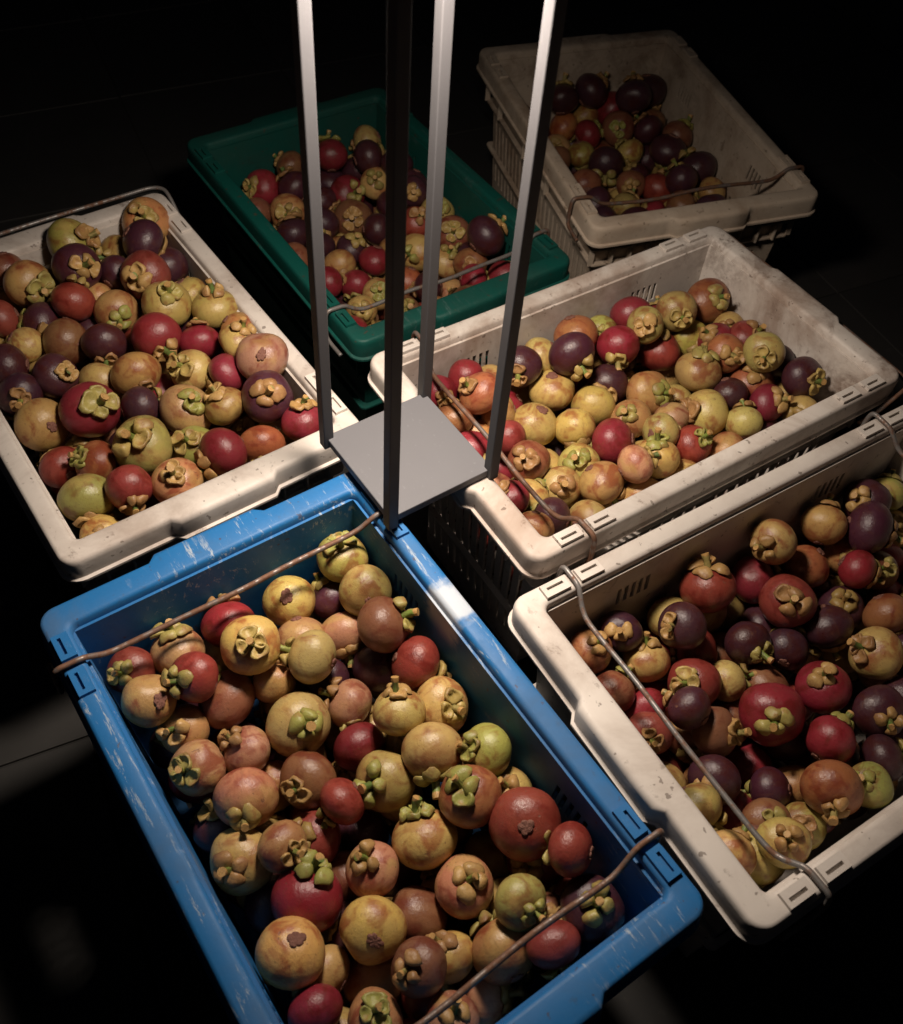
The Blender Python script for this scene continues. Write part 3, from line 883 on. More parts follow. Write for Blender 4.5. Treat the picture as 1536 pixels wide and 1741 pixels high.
  (-0.0364,0.8345,0.2245,0.0297,0.092,0.722,0.686,'v','dark purple mangosteen, smooth side up, far middle of green crate, rightmost of three'),
  (0.1024,0.5295,0.2081,0.0262,0.973,0.052,-0.224,'m','crimson mangosteen, smooth side up, near right of green crate, leftmost of two'),
  (-0.1662,0.6487,0.1698,0.0273,-0.322,0.727,0.607,'v','dark purple mangosteen, smooth side up, left of green crate, rightmost of two'),
  (-0.0448,0.7823,0.1694,0.0294,-0.655,-0.225,-0.721,'v','dark purple mangosteen, smooth side up, far middle of green crate, second from left'),
  (-0.2818,0.7818,0.1958,0.0329,-0.578,-0.661,0.479,'m','crimson mangosteen, calyx turned left, far left of green crate'),
  (0.0905,0.4760,0.1960,0.0323,-0.678,0.733,0.059,'b','brown mangosteen, smooth side up, near right of green crate'),
  (0.0288,0.4345,0.1743,0.0301,-0.534,-0.828,0.174,'v','dark purple mangosteen, calyx at bottom, near right of green crate'),
  (0.1561,0.5319,0.2094,0.0299,0.365,0.920,-0.145,'m','crimson mangosteen, smooth side up, near right of green crate, rightmost of two'),
  (-0.1710,0.7693,0.1800,0.0286,0.847,-0.503,-0.173,'v','dark purple mangosteen, calyx turned right, far left of green crate'),
  (-0.1697,0.7130,0.1718,0.0309,-0.115,-0.989,-0.092,'v','dark purple mangosteen, calyx at bottom, left of green crate'),
  (-0.0961,0.4325,0.1614,0.0300,-0.891,-0.453,0.024,'m','crimson mangosteen, calyx turned left, near middle of green crate'),
  (-0.0255,0.4290,0.1625,0.0281,-0.945,0.319,0.066,'v','dark purple mangosteen, smooth side up, near middle of green crate'),
  (-0.1113,0.6556,0.1640,0.0285,0.328,-0.146,0.933,'v','dark purple mangosteen, calyx at top, left of green crate'),
  (-0.0593,0.3807,0.1614,0.0325,-0.468,0.883,0.026,'m','crimson mangosteen, smooth side up, near middle of green crate'),
  (-0.2100,0.6110,0.1644,0.0324,-0.677,-0.596,0.432,'b','brown mangosteen, calyx turned left, left of green crate'),
  (-0.0148,0.4905,0.1589,0.0326,0.361,-0.464,0.809,'b','brown mangosteen, calyx turned right, near middle of green crate'),
  (-0.2881,0.7250,0.1778,0.0302,-0.717,0.684,0.135,'b','brown mangosteen, smooth side up, left of green crate'),],
 'mangosteens in the farthest white crate': [
  (0.3056,1.0941,0.1652,0.0314,0.867,-0.140,-0.479,'q','rust orange mangosteen, smooth side up, far left of farthest white crate'),
  (0.3517,1.1192,0.1761,0.0287,-0.514,0.674,0.531,'o','orange tan mangosteen, smooth side up, far left of farthest white crate'),
  (0.3544,1.0667,0.1671,0.0291,0.888,0.313,0.338,'m','crimson mangosteen, smooth side up, far left of farthest white crate'),
  (0.3358,1.0079,0.1573,0.0286,0.337,-0.322,-0.885,'g','olive green mangosteen, smooth side up, left of farthest white crate'),
  (0.3824,0.9685,0.1606,0.0373,-0.085,-0.955,-0.285,'v','dark purple mangosteen, calyx at bottom, centre of farthest white crate'),
  (0.4360,1.0139,0.1590,0.0297,-0.636,0.673,0.378,'y','yellow mangosteen, smooth side up, centre of farthest white crate'),
  (0.4159,1.0714,0.1822,0.0336,-0.189,-0.849,0.493,'b','brown mangosteen, calyx facing up, far middle of farthest white crate'),
  (0.5001,0.9638,0.2019,0.0360,-0.180,-0.238,-0.955,'v','dark purple mangosteen, smooth side up, far right of farthest white crate, rightmost of two'),
  (0.4903,1.1176,0.1711,0.0318,-0.045,0.702,0.711,'b','brown mangosteen, smooth side up, far middle of farthest white crate'),
  (0.4407,1.1009,0.2354,0.0379,-0.166,0.698,0.697,'v','dark purple mangosteen, smooth side up, far middle of farthest white crate, leftmost of two'),
  (0.4801,1.1526,0.2208,0.0372,0.285,-0.284,-0.915,'v','dark purple mangosteen, smooth side up, far right of farthest white crate, leftmost of two'),
  (0.4828,0.8996,0.1552,0.0346,0.468,0.592,0.656,'r','red mangosteen, smooth side up, right of farthest white crate'),
  (0.5509,0.9129,0.1931,0.0385,-0.486,0.744,0.459,'v','dark purple mangosteen, smooth side up, right of farthest white crate, rightmost of two'),
  (0.5121,0.8647,0.2018,0.0311,-0.367,0.756,0.542,'v','dark purple mangosteen, smooth side up, right of farthest white crate, leftmost of two'),
  (0.4091,0.8335,0.1590,0.0283,0.412,0.637,0.652,'g','olive green mangosteen, smooth side up, centre of farthest white crate'),
  (0.5756,0.8580,0.1833,0.0279,-0.751,0.139,-0.645,'o','orange tan mangosteen, smooth side up, right of farthest white crate'),
  (0.4248,0.8982,0.1625,0.0288,-0.206,-0.820,0.535,'b','brown mangosteen, calyx facing up, centre of farthest white crate'),
  (0.2942,1.0981,0.2241,0.0344,0.035,0.676,0.736,'v','dark purple mangosteen, smooth side up, far left of farthest white crate, leftmost of two'),
  (0.3542,1.1164,0.2336,0.0359,0.695,0.452,0.559,'v','dark purple mangosteen, smooth side up, far left of farthest white crate, rightmost of two'),
  (0.4040,1.1314,0.1902,0.0343,0.835,-0.181,-0.520,'m','crimson mangosteen, smooth side up, far middle of farthest white crate'),
  (0.5260,1.0184,0.2014,0.0314,0.571,0.498,0.652,'b','brown mangosteen, smooth side up, far right of farthest white crate'),
  (0.3422,0.6404,0.1552,0.0312,-0.178,0.919,-0.352,'v','dark purple mangosteen, smooth side up, near middle of farthest white crate, leftmost of three'),
  (0.2062,1.0705,0.1913,0.0308,0.389,-0.843,0.373,'b','brown mangosteen, calyx at bottom, far left of farthest white crate'),
  (0.3240,0.6963,0.1531,0.0302,-0.449,0.892,0.042,'v','dark purple mangosteen, smooth side up, near left of farthest white crate, rightmost of three'),
  (0.3342,0.9010,0.1545,0.0320,-0.075,0.959,-0.273,'b','brown mangosteen, smooth side up, left of farthest white crate, rightmost of two'),
  (0.5082,0.8109,0.1789,0.0298,0.948,0.316,-0.030,'b','brown mangosteen, smooth side up, right of farthest white crate'),
  (0.4758,1.0627,0.1870,0.0296,-0.679,0.587,0.441,'v','dark purple mangosteen, smooth side up, far middle of farthest white crate, rightmost of two'),
  (0.3608,0.7825,0.1535,0.0314,-0.811,-0.489,0.321,'v','dark purple mangosteen, calyx turned left, near middle of farthest white crate'),
  (0.2971,0.8141,0.1534,0.0329,-0.302,0.926,0.225,'v','dark purple mangosteen, smooth side up, near left of farthest white crate, leftmost of three'),
  (0.3523,0.8425,0.1542,0.0318,0.780,-0.626,0.004,'v','dark purple mangosteen, calyx turned right, left of farthest white crate'),
  (0.5432,0.7492,0.1825,0.0293,-0.543,-0.799,0.257,'v','dark purple mangosteen, calyx turned left, near right of farthest white crate'),
  (0.3937,0.7231,0.1536,0.0295,-0.065,0.708,0.704,'v','dark purple mangosteen, smooth side up, near middle of farthest white crate, second from left'),
  (0.5657,0.8025,0.1821,0.0309,-0.229,-0.938,0.259,'v','dark purple mangosteen, calyx at bottom, near right of farthest white crate, rightmost of two'),
  (0.4779,0.7645,0.1691,0.0289,0.878,0.408,-0.251,'v','dark purple mangosteen, smooth side up, near right of farthest white crate'),
  (0.4217,0.7766,0.1561,0.0325,-0.449,-0.878,0.165,'v','dark purple mangosteen, calyx at bottom, near middle of farthest white crate'),
  (0.3978,0.6644,0.1535,0.0319,0.183,0.956,-0.229,'v','dark purple mangosteen, smooth side up, near middle of farthest white crate, rightmost of three'),
  (0.3061,0.7542,0.1531,0.0303,0.019,0.695,0.719,'v','dark purple mangosteen, smooth side up, near left of farthest white crate, second from left'),
  (0.6105,0.7218,0.1794,0.0309,-0.101,-0.584,0.806,'b','brown mangosteen, calyx facing up, near right of farthest white crate'),
  (0.5052,0.6915,0.1733,0.0327,-0.564,-0.825,-0.026,'v','dark purple mangosteen, calyx at bottom, near right of farthest white crate, leftmost of two'),
  (0.4512,0.7151,0.1567,0.0311,0.710,-0.665,0.232,'v','dark purple mangosteen, calyx turned right, near right of farthest white crate'),
  (0.2215,1.0175,0.1763,0.0288,-0.740,-0.611,0.282,'v','dark purple mangosteen, calyx turned left, far left of farthest white crate'),
  (0.2850,0.9817,0.1558,0.0293,-0.564,0.823,0.075,'b','brown mangosteen, smooth side up, left of farthest white crate, leftmost of two'),
  (0.2695,0.8726,0.1445,0.0299,-0.992,-0.062,0.110,'b','brown mangosteen, calyx turned left, left of farthest white crate'),],
 'mangosteens in the middle white crate': [
  (0.0791,0.1991,0.2976,0.0262,0.277,-0.936,0.219,'m','crimson mangosteen, calyx at bottom, far left of middle white crate'),
  (0.0971,0.1550,0.3115,0.0295,-0.710,-0.157,0.686,'q','rust orange mangosteen, calyx turned left, left of middle white crate'),
  (0.1577,0.2287,0.2961,0.0309,-0.177,-0.961,0.213,'v','dark purple mangosteen, calyx at bottom, far left of middle white crate'),
  (0.1917,0.2668,0.2829,0.0276,-0.701,-0.180,-0.690,'y','yellow mangosteen, smooth side up, far left of middle white crate'),
  (0.2306,0.2404,0.3133,0.0328,0.438,-0.893,-0.104,'v','dark purple mangosteen, calyx at bottom, far middle of middle white crate'),
  (0.2079,0.2183,0.2616,0.0330,0.124,-0.062,-0.990,'y','yellow mangosteen, rosette showing, left of middle white crate'),
  (0.1784,0.1520,0.2572,0.0324,-0.295,-0.082,-0.952,'y','yellow mangosteen, rosette showing, near left of middle white crate'),
  (0.2363,0.1474,0.2581,0.0296,0.083,-0.904,-0.420,'y','yellow mangosteen, calyx at bottom, near middle of middle white crate'),
  (0.2874,0.1201,0.2596,0.0329,-0.887,0.175,-0.427,'m','crimson mangosteen, smooth side up, near middle of middle white crate'),
  (0.2403,0.0920,0.2423,0.0289,-0.275,-0.379,0.884,'y','yellow mangosteen, calyx at top, near middle of middle white crate'),
  (0.2641,0.0443,0.2582,0.0312,0.650,-0.501,-0.571,'o','orange tan mangosteen, smooth side up, near middle of middle white crate'),
  (0.2103,0.0488,0.2434,0.0284,-0.060,-0.557,0.829,'y','yellow mangosteen, calyx facing up, near left of middle white crate'),
  (0.1643,0.0722,0.2667,0.0288,-0.325,-0.465,0.824,'b','brown mangosteen, calyx at top, near left of middle white crate'),
  (0.0625,0.1318,0.2814,0.0262,-0.332,0.835,0.439,'q','rust orange mangosteen, smooth side up, left of middle white crate'),
  (0.0995,0.1371,0.2485,0.0262,-0.200,-0.521,-0.830,'o','orange tan mangosteen, smooth side up, near left of middle white crate, leftmost of two'),
  (0.1356,-0.0016,0.2736,0.0267,-0.724,0.059,0.687,'m','crimson mangosteen, calyx turned left, near left of middle white crate'),
  (0.1676,0.0250,0.2484,0.0262,0.670,0.661,0.339,'y','yellow mangosteen, smooth side up, near left of middle white crate'),
  (0.1642,-0.0489,0.2749,0.0262,-0.090,-0.612,-0.786,'o','orange tan mangosteen, smooth side up, near left of middle white crate, rightmost of two'),
  (0.1921,-0.0144,0.2573,0.0262,-0.864,0.495,-0.086,'v','dark purple mangosteen, smooth side up, near left of middle white crate'),
  (0.1410,0.1906,0.2506,0.0264,-0.733,-0.210,-0.647,'m','crimson mangosteen, smooth side up, left of middle white crate'),
  (0.0411,0.1728,0.2897,0.0262,0.282,-0.852,0.442,'m','crimson mangosteen, calyx at bottom, left of middle white crate'),
  (0.1391,0.1159,0.2655,0.0262,-0.731,0.660,0.174,'r','red mangosteen, smooth side up, near left of middle white crate'),
  (0.2430,0.2958,0.2995,0.0320,0.391,-0.457,-0.799,'q','rust orange mangosteen, smooth side up, far left of middle white crate'),
  (0.3353,0.3547,0.2919,0.0315,-0.054,-0.909,-0.414,'m','crimson mangosteen, calyx at bottom, far middle of middle white crate, rightmost of two'),
  (0.3063,0.2812,0.2948,0.0317,-0.107,-0.987,-0.122,'m','crimson mangosteen, calyx at bottom, far middle of middle white crate, leftmost of two'),
  (0.3808,0.3120,0.2590,0.0327,-0.237,0.321,0.917,'r','red mangosteen, calyx at top, far middle of middle white crate'),
  (0.2909,0.2346,0.2590,0.0325,-0.257,-0.928,0.270,'v','dark purple mangosteen, calyx at bottom, centre of middle white crate'),
  (0.3506,0.2208,0.2607,0.0335,0.570,-0.565,0.596,'o','orange tan mangosteen, calyx turned right, centre of middle white crate'),
  (0.4276,0.2555,0.2735,0.0342,0.164,0.349,0.923,'k','khaki mangosteen, calyx at top, far right of middle white crate'),
  (0.4353,0.3527,0.2499,0.0312,0.335,-0.940,0.057,'g','olive green mangosteen, calyx at bottom, far right of middle white crate, leftmost of two'),
  (0.4046,0.3607,0.2986,0.0319,0.068,-0.917,0.392,'k','khaki mangosteen, calyx at bottom, far right of middle white crate'),
  (0.4652,0.4077,0.2834,0.0347,0.343,-0.565,0.751,'q','rust orange mangosteen, calyx turned right, far right of middle white crate, leftmost of two'),
  (0.3463,0.3098,0.3133,0.0262,-0.229,-0.738,0.634,'g','olive green mangosteen, calyx facing up, far middle of middle white crate, rightmost of two'),
  (0.2867,0.3273,0.2787,0.0262,0.015,-0.749,0.663,'g','olive green mangosteen, calyx facing up, far middle of middle white crate, leftmost of two'),
  (0.3185,0.1691,0.2577,0.0292,-0.411,-0.340,0.846,'o','orange tan mangosteen, calyx at top, centre of middle white crate'),
  (0.3568,0.1361,0.2676,0.0262,0.768,0.573,-0.285,'g','olive green mangosteen, rosette showing, near middle of middle white crate'),
  (0.3802,0.1750,0.2544,0.0262,0.492,-0.540,-0.682,'p','pinkish tan mangosteen, smooth side up, right of middle white crate'),
  (0.3441,0.0859,0.2677,0.0312,-0.140,0.396,0.908,'k','khaki mangosteen, calyx at top, near middle of middle white crate'),
  (0.4037,0.1259,0.2556,0.0274,0.366,-0.251,0.896,'r','red mangosteen, calyx turned right, near right of middle white crate'),
  (0.4327,0.1891,0.2536,0.0345,-0.911,-0.234,0.340,'y','yellow mangosteen, calyx turned left, right of middle white crate'),
  (0.3987,0.2292,0.2353,0.0262,-0.264,-0.683,0.681,'g','olive green mangosteen, calyx facing up, right of middle white crate'),
  (0.3890,0.3901,0.2578,0.0262,-0.003,0.814,0.581,'m','crimson mangosteen, smooth side up, far middle of middle white crate'),
  (0.4843,0.1688,0.2591,0.0262,0.054,0.862,0.504,'y','yellow mangosteen, smooth side up, right of middle white crate'),
  (0.5260,0.2069,0.2625,0.0277,0.547,-0.407,0.731,'m','crimson mangosteen, calyx turned right, right of middle white crate'),
  (0.5151,0.2593,0.2523,0.0311,-0.091,-0.152,0.984,'q','rust orange mangosteen, calyx at top, right of middle white crate'),
  (0.5200,0.2677,0.3067,0.0295,-0.312,-0.871,0.380,'g','olive green mangosteen, calyx at bottom, far right of middle white crate, rightmost of two'),
  (0.5137,0.3252,0.2791,0.0298,0.347,-0.238,0.907,'r','red mangosteen, calyx turned right, far right of middle white crate'),
  (0.4736,0.2902,0.2814,0.0295,0.106,-0.791,0.602,'q','rust orange mangosteen, calyx turned right, far right of middle white crate, rightmost of two'),
  (0.5765,0.2398,0.2860,0.0298,0.539,-0.716,0.444,'v','dark purple mangosteen, calyx turned right, right of middle white crate'),
  (0.5541,0.2836,0.2730,0.0262,-0.758,0.644,-0.103,'v','dark purple mangosteen, smooth side up, far right of middle white crate'),
  (0.4989,0.3687,0.2613,0.0262,-0.314,-0.652,0.690,'k','khaki mangosteen, calyx facing up, far right of middle white crate'),
  (0.3059,0.0559,0.2875,0.0262,0.868,0.399,0.294,'p','pinkish tan mangosteen, smooth side up, near middle of middle white crate'),
  (0.4737,0.2269,0.2582,0.0263,0.363,-0.550,-0.752,'v','dark purple mangosteen, smooth side up, right of middle white crate'),
  (0.1249,0.1599,0.2678,0.0297,-0.948,-0.067,-0.311,'k','khaki mangosteen, smooth side up, left of middle white crate'),
  (0.2656,0.1879,0.2618,0.0304,0.240,0.970,0.046,'y','yellow mangosteen, smooth side up, centre of middle white crate'),
  (0.4683,0.3324,0.2662,0.0283,-0.645,-0.115,0.755,'m','crimson mangosteen, calyx turned left, far right of middle white crate'),
  (0.0878,0.0851,0.2657,0.0315,0.143,-0.959,0.244,'m','crimson mangosteen, calyx at bottom, near left of middle white crate'),
  (0.1139,0.2112,0.2723,0.0299,-0.894,-0.183,0.410,'y','yellow mangosteen, calyx turned left, left of middle white crate'),
  (0.2442,-0.0122,0.2429,0.0301,0.763,0.546,-0.345,'k','khaki mangosteen, smooth side up, near middle of middle white crate'),
  (0.4577,0.1249,0.2375,0.0318,-0.944,0.324,-0.063,'o','orange tan mangosteen, smooth side up, near right of middle white crate'),],
 'mangosteens in the nearest white crate': [
  (0.2282,-0.2077,0.2430,0.0272,0.225,-0.094,0.970,'q','rust orange mangosteen, calyx at top, left of nearest white crate'),
  (0.2672,-0.1800,0.2426,0.0262,-0.212,-0.430,0.878,'v','dark purple mangosteen, calyx facing up, far left of nearest white crate'),
  (0.2548,-0.2511,0.2201,0.0271,0.593,0.758,0.271,'b','brown mangosteen, smooth side up, left of nearest white crate'),
  (0.3038,-0.2048,0.2145,0.0289,-0.128,0.573,0.810,'y','yellow mangosteen, calyx at top, left of nearest white crate'),
  (0.3402,-0.1398,0.2174,0.0280,0.542,-0.645,-0.539,'y','yellow mangosteen, smooth side up, far left of nearest white crate'),
  (0.3431,-0.1770,0.2540,0.0296,-0.721,-0.335,0.607,'v','dark purple mangosteen, calyx turned left, left of nearest white crate'),
  (0.3574,-0.2346,0.2168,0.0322,-0.604,-0.390,0.695,'r','red mangosteen, calyx turned left, left of nearest white crate'),
  (0.4056,-0.2202,0.1980,0.0263,0.968,0.179,0.176,'y','yellow mangosteen, smooth side up, left of nearest white crate'),
  (0.3774,-0.2909,0.2040,0.0308,0.730,-0.370,0.574,'b','brown mangosteen, calyx turned right, near left of nearest white crate'),
  (0.2925,-0.3046,0.2239,0.0266,-0.119,-0.755,0.645,'r','red mangosteen, calyx at bottom, near left of nearest white crate'),
  (0.2977,-0.2630,0.1991,0.0262,-0.629,0.775,-0.058,'m','crimson mangosteen, smooth side up, left of nearest white crate'),
  (0.3391,-0.2804,0.2385,0.0262,-0.675,0.726,-0.132,'v','dark purple mangosteen, smooth side up, left of nearest white crate'),
  (0.3862,-0.1170,0.2508,0.0344,-0.154,0.510,0.846,'r','red mangosteen, calyx at top, far left of nearest white crate'),
  (0.4669,-0.0705,0.2058,0.0326,0.973,0.118,0.198,'m','crimson mangosteen, smooth side up, far middle of nearest white crate'),
  (0.4782,-0.0534,0.2696,0.0296,-0.742,-0.611,0.275,'y','yellow mangosteen, calyx turned left, far middle of nearest white crate'),
  (0.5645,-0.0039,0.2461,0.0300,0.268,0.837,0.477,'y','yellow mangosteen, smooth side up, far middle of nearest white crate'),
  (0.6375,0.0414,0.2448,0.0307,-0.746,-0.272,0.608,'v','dark purple mangosteen, calyx turned left, far right of nearest white crate'),
  (0.6807,0.0685,0.2287,0.0264,0.289,0.805,0.517,'g','olive green mangosteen, smooth side up, far right of nearest white crate'),
  (0.6225,-0.0144,0.2544,0.0340,0.938,-0.344,-0.034,'v','dark purple mangosteen, smooth side up, far right of nearest white crate'),
  (0.5418,-0.0521,0.2145,0.0317,-0.496,-0.323,-0.806,'q','rust orange mangosteen, smooth side up, far middle of nearest white crate'),
  (0.4957,-0.1200,0.2311,0.0354,-0.176,-0.539,0.823,'r','red mangosteen, calyx facing up, far middle of nearest white crate'),
  (0.4376,-0.1740,0.2145,0.0300,0.368,-0.824,0.430,'v','dark purple mangosteen, calyx turned right, centre of nearest white crate'),
  (0.6043,-0.0233,0.2024,0.0262,-0.094,-0.798,0.596,'o','orange tan mangosteen, calyx at bottom, far right of nearest white crate'),
  (0.6443,-0.0489,0.2074,0.0264,-0.152,-0.482,0.863,'b','brown mangosteen, calyx turned right, far right of nearest white crate'),
  (0.6030,-0.0644,0.2281,0.0262,0.873,-0.464,-0.153,'m','crimson mangosteen, smooth side up, far right of nearest white crate'),
  (0.6315,-0.1258,0.2145,0.0295,0.434,-0.727,-0.532,'q','rust orange mangosteen, smooth side up, far right of nearest white crate'),
  (0.6008,-0.1855,0.2145,0.0332,-0.872,0.041,0.488,'y','yellow mangosteen, calyx turned left, right of nearest white crate'),
  (0.5489,-0.1428,0.2086,0.0318,0.322,-0.730,-0.603,'v','dark purple mangosteen, smooth side up, right of nearest white crate'),
  (0.5204,-0.2343,0.2145,0.0336,-0.261,0.046,0.964,'m','crimson mangosteen, calyx at top, centre of nearest white crate'),
  (0.4472,-0.2734,0.2145,0.0365,-0.236,-0.685,0.689,'m','crimson mangosteen, calyx at bottom, centre of nearest white crate'),
  (0.5119,-0.3048,0.2145,0.0302,0.640,0.685,0.348,'m','crimson mangosteen, smooth side up, near right of nearest white crate'),
  (0.5824,-0.2659,0.2140,0.0320,0.005,-0.769,0.639,'v','dark purple mangosteen, calyx at bottom, right of nearest white crate'),
  (0.4936,-0.3696,0.2256,0.0345,-0.251,-0.929,0.271,'q','rust orange mangosteen, calyx at bottom, near right of nearest white crate'),
  (0.5465,-0.3589,0.2109,0.0262,-0.677,-0.096,0.730,'g','olive green mangosteen, calyx turned left, near right of nearest white crate'),
  (0.3384,-0.3901,0.2145,0.0278,0.731,-0.621,-0.283,'g','olive green mangosteen, smooth side up, near left of nearest white crate'),
  (0.3946,-0.4405,0.2049,0.0337,-0.171,-0.776,-0.607,'y','yellow mangosteen, smooth side up, near middle of nearest white crate, rightmost of two'),
  (0.4392,-0.3552,0.1819,0.0262,-0.824,0.160,-0.544,'v','dark purple mangosteen, smooth side up, near middle of nearest white crate'),
  (0.4228,-0.3982,0.1932,0.0262,-0.048,-0.353,0.935,'b','brown mangosteen, calyx turned right, near middle of nearest white crate'),
  (0.4681,-0.3975,0.1800,0.0262,-0.372,-0.330,0.867,'g','olive green mangosteen, calyx facing up, near middle of nearest white crate'),
  (0.4121,-0.4442,0.2556,0.0262,-0.164,-0.130,0.978,'y','yellow mangosteen, calyx at top, near middle of nearest white crate'),
  (0.3563,-0.4530,0.2417,0.0262,0.601,0.771,0.209,'y','yellow mangosteen, smooth side up, near middle of nearest white crate, leftmost of two'),
  (0.5770,-0.3202,0.1994,0.0288,0.952,0.129,0.278,'v','dark purple mangosteen, smooth side up, near right of nearest white crate'),
  (0.3695,-0.3483,0.1946,0.0304,-0.603,-0.715,0.355,'v','dark purple mangosteen, calyx turned left, near left of nearest white crate'),
  (0.4916,-0.1726,0.2003,0.0282,0.353,0.926,-0.135,'v','dark purple mangosteen, smooth side up, centre of nearest white crate'),],
 'mangosteens in the blue crate': [
  (-0.3106,-0.2559,0.2518,0.0271,-0.203,-0.566,0.799,'r','red mangosteen, calyx turned left, far left of blue crate, leftmost of two'),
  (-0.2622,-0.2297,0.2523,0.0325,-0.221,0.483,0.847,'p','pinkish tan mangosteen, calyx at top, far left of blue crate'),
  (-0.2078,-0.1913,0.2544,0.0317,-0.316,0.890,0.328,'m','crimson mangosteen, smooth side up, far left of blue crate'),
  (-0.1746,-0.2339,0.2792,0.0341,0.191,-0.404,0.895,'y','yellow mangosteen, calyx facing up, far left of blue crate'),
  (-0.1418,-0.1479,0.2420,0.0316,-0.005,0.368,-0.930,'y','yellow mangosteen, rosette showing, far left of blue crate'),
  (-0.1226,-0.1984,0.2356,0.0299,0.220,-0.674,-0.705,'p','pinkish tan mangosteen, smooth side up, far left of blue crate'),
  (-0.1040,-0.2391,0.2666,0.0299,-0.956,0.293,-0.017,'k','khaki mangosteen, smooth side up, far middle of blue crate'),
  (-0.2335,-0.2726,0.2748,0.0293,-0.606,-0.555,0.569,'r','red mangosteen, calyx turned left, far left of blue crate, rightmost of two'),
  (-0.2028,-0.2748,0.2239,0.0347,-0.680,0.178,0.712,'b','brown mangosteen, calyx turned left, far left of blue crate'),
  (-0.2805,-0.2968,0.2615,0.0305,-0.609,0.349,-0.712,'o','orange tan mangosteen, rosette showing, far left of blue crate'),
  (-0.1490,-0.2545,0.2287,0.0262,-0.316,0.914,0.257,'o','orange tan mangosteen, smooth side up, far left of blue crate'),
  (-0.1162,-0.3058,0.2287,0.0361,0.390,-0.441,0.809,'y','yellow mangosteen, calyx turned right, left of blue crate'),
  (-0.0778,-0.1020,0.2734,0.0314,-0.020,-0.044,0.999,'g','olive green mangosteen, calyx at top, far middle of blue crate'),
  (-0.0920,-0.1318,0.2266,0.0273,-0.553,0.504,0.663,'v','dark purple mangosteen, calyx at top, far middle of blue crate'),
  (-0.0465,-0.1484,0.2683,0.0320,-0.233,0.850,-0.472,'k','khaki mangosteen, rosette showing, far middle of blue crate'),
  (-0.0226,-0.2007,0.2777,0.0330,0.796,0.130,0.591,'b','brown mangosteen, calyx turned right, far middle of blue crate'),
  (0.0164,-0.2410,0.2590,0.0306,0.933,-0.144,-0.331,'r','red mangosteen, smooth side up, far right of blue crate'),
  (-0.0695,-0.1831,0.2232,0.0315,0.247,-0.969,-0.026,'p','pinkish tan mangosteen, calyx at bottom, far middle of blue crate'),
  (-0.0591,-0.2747,0.2228,0.0280,-0.883,0.204,0.423,'p','pinkish tan mangosteen, calyx turned left, far middle of blue crate'),
  (-0.0028,-0.3055,0.2635,0.0302,-0.121,0.526,0.842,'y','yellow mangosteen, calyx at top, centre of blue crate'),
  (0.0465,-0.2883,0.2457,0.0323,0.453,-0.445,0.772,'y','yellow mangosteen, calyx turned right, far right of blue crate'),
  (-0.2465,-0.3129,0.2228,0.0279,-0.315,-0.418,0.852,'o','orange tan mangosteen, calyx turned left, left of blue crate'),
  (-0.2231,-0.3615,0.2290,0.0306,-0.329,-0.473,0.818,'p','pinkish tan mangosteen, calyx turned left, left of blue crate, leftmost of two'),
  (-0.1715,-0.3388,0.2247,0.0285,-0.630,0.194,0.752,'p','pinkish tan mangosteen, calyx turned left, left of blue crate, rightmost of two'),
  (-0.1650,-0.3957,0.2325,0.0339,0.112,-0.912,0.394,'p','pinkish tan mangosteen, calyx at bottom, left of blue crate'),
  (-0.1006,-0.3707,0.2213,0.0322,-0.374,-0.662,0.650,'b','brown mangosteen, calyx turned left, centre of blue crate'),
  (-0.1645,-0.4568,0.2095,0.0337,-0.265,-0.577,0.773,'y','yellow mangosteen, calyx turned left, near left of blue crate'),
  (-0.1194,-0.4513,0.2411,0.0263,0.587,-0.442,0.678,'o','orange tan mangosteen, calyx turned right, left of blue crate'),
  (-0.0915,-0.4977,0.2195,0.0368,0.179,0.674,0.717,'m','crimson mangosteen, calyx at top, near left of blue crate'),
  (-0.0458,-0.3248,0.2122,0.0295,-0.441,0.883,0.158,'m','crimson mangosteen, smooth side up, centre of blue crate'),
  (0.0363,-0.3493,0.2558,0.0352,0.103,-0.995,0.017,'y','yellow mangosteen, calyx at bottom, right of blue crate'),
  (-0.0147,-0.3709,0.2274,0.0334,-0.490,-0.481,0.727,'k','khaki mangosteen, calyx turned left, centre of blue crate'),
  (0.0951,-0.3526,0.2689,0.0292,-0.814,-0.116,0.569,'g','olive green mangosteen, calyx turned left, right of blue crate'),
  (0.0758,-0.4043,0.2673,0.0322,-0.371,0.048,0.928,'q','rust orange mangosteen, calyx at top, right of blue crate'),
  (0.1206,-0.3879,0.2407,0.0270,-0.225,-0.087,0.970,'y','yellow mangosteen, calyx at top, right of blue crate, rightmost of two'),
  (0.1328,-0.4342,0.2707,0.0361,0.075,0.444,-0.893,'r','red mangosteen, rosette showing, right of blue crate'),
  (0.0297,-0.4363,0.2287,0.0343,-0.326,0.651,0.685,'y','yellow mangosteen, calyx at top, right of blue crate, leftmost of two'),
  (-0.0249,-0.4695,0.2287,0.0282,-0.290,0.103,0.951,'p','pinkish tan mangosteen, calyx at top, near middle of blue crate'),
  (-0.0596,-0.4007,0.2395,0.0262,-0.655,-0.597,-0.463,'r','red mangosteen, smooth side up, centre of blue crate'),
  (0.0720,-0.4864,0.2287,0.0306,0.130,-0.046,0.990,'p','pinkish tan mangosteen, calyx at top, near right of blue crate, rightmost of two'),
  (0.1252,-0.5116,0.2638,0.0269,0.515,-0.595,0.617,'g','olive green mangosteen, calyx turned right, near right of blue crate'),
  (-0.0222,-0.5308,0.2287,0.0326,-0.118,0.580,-0.806,'y','yellow mangosteen, rosette showing, near middle of blue crate'),
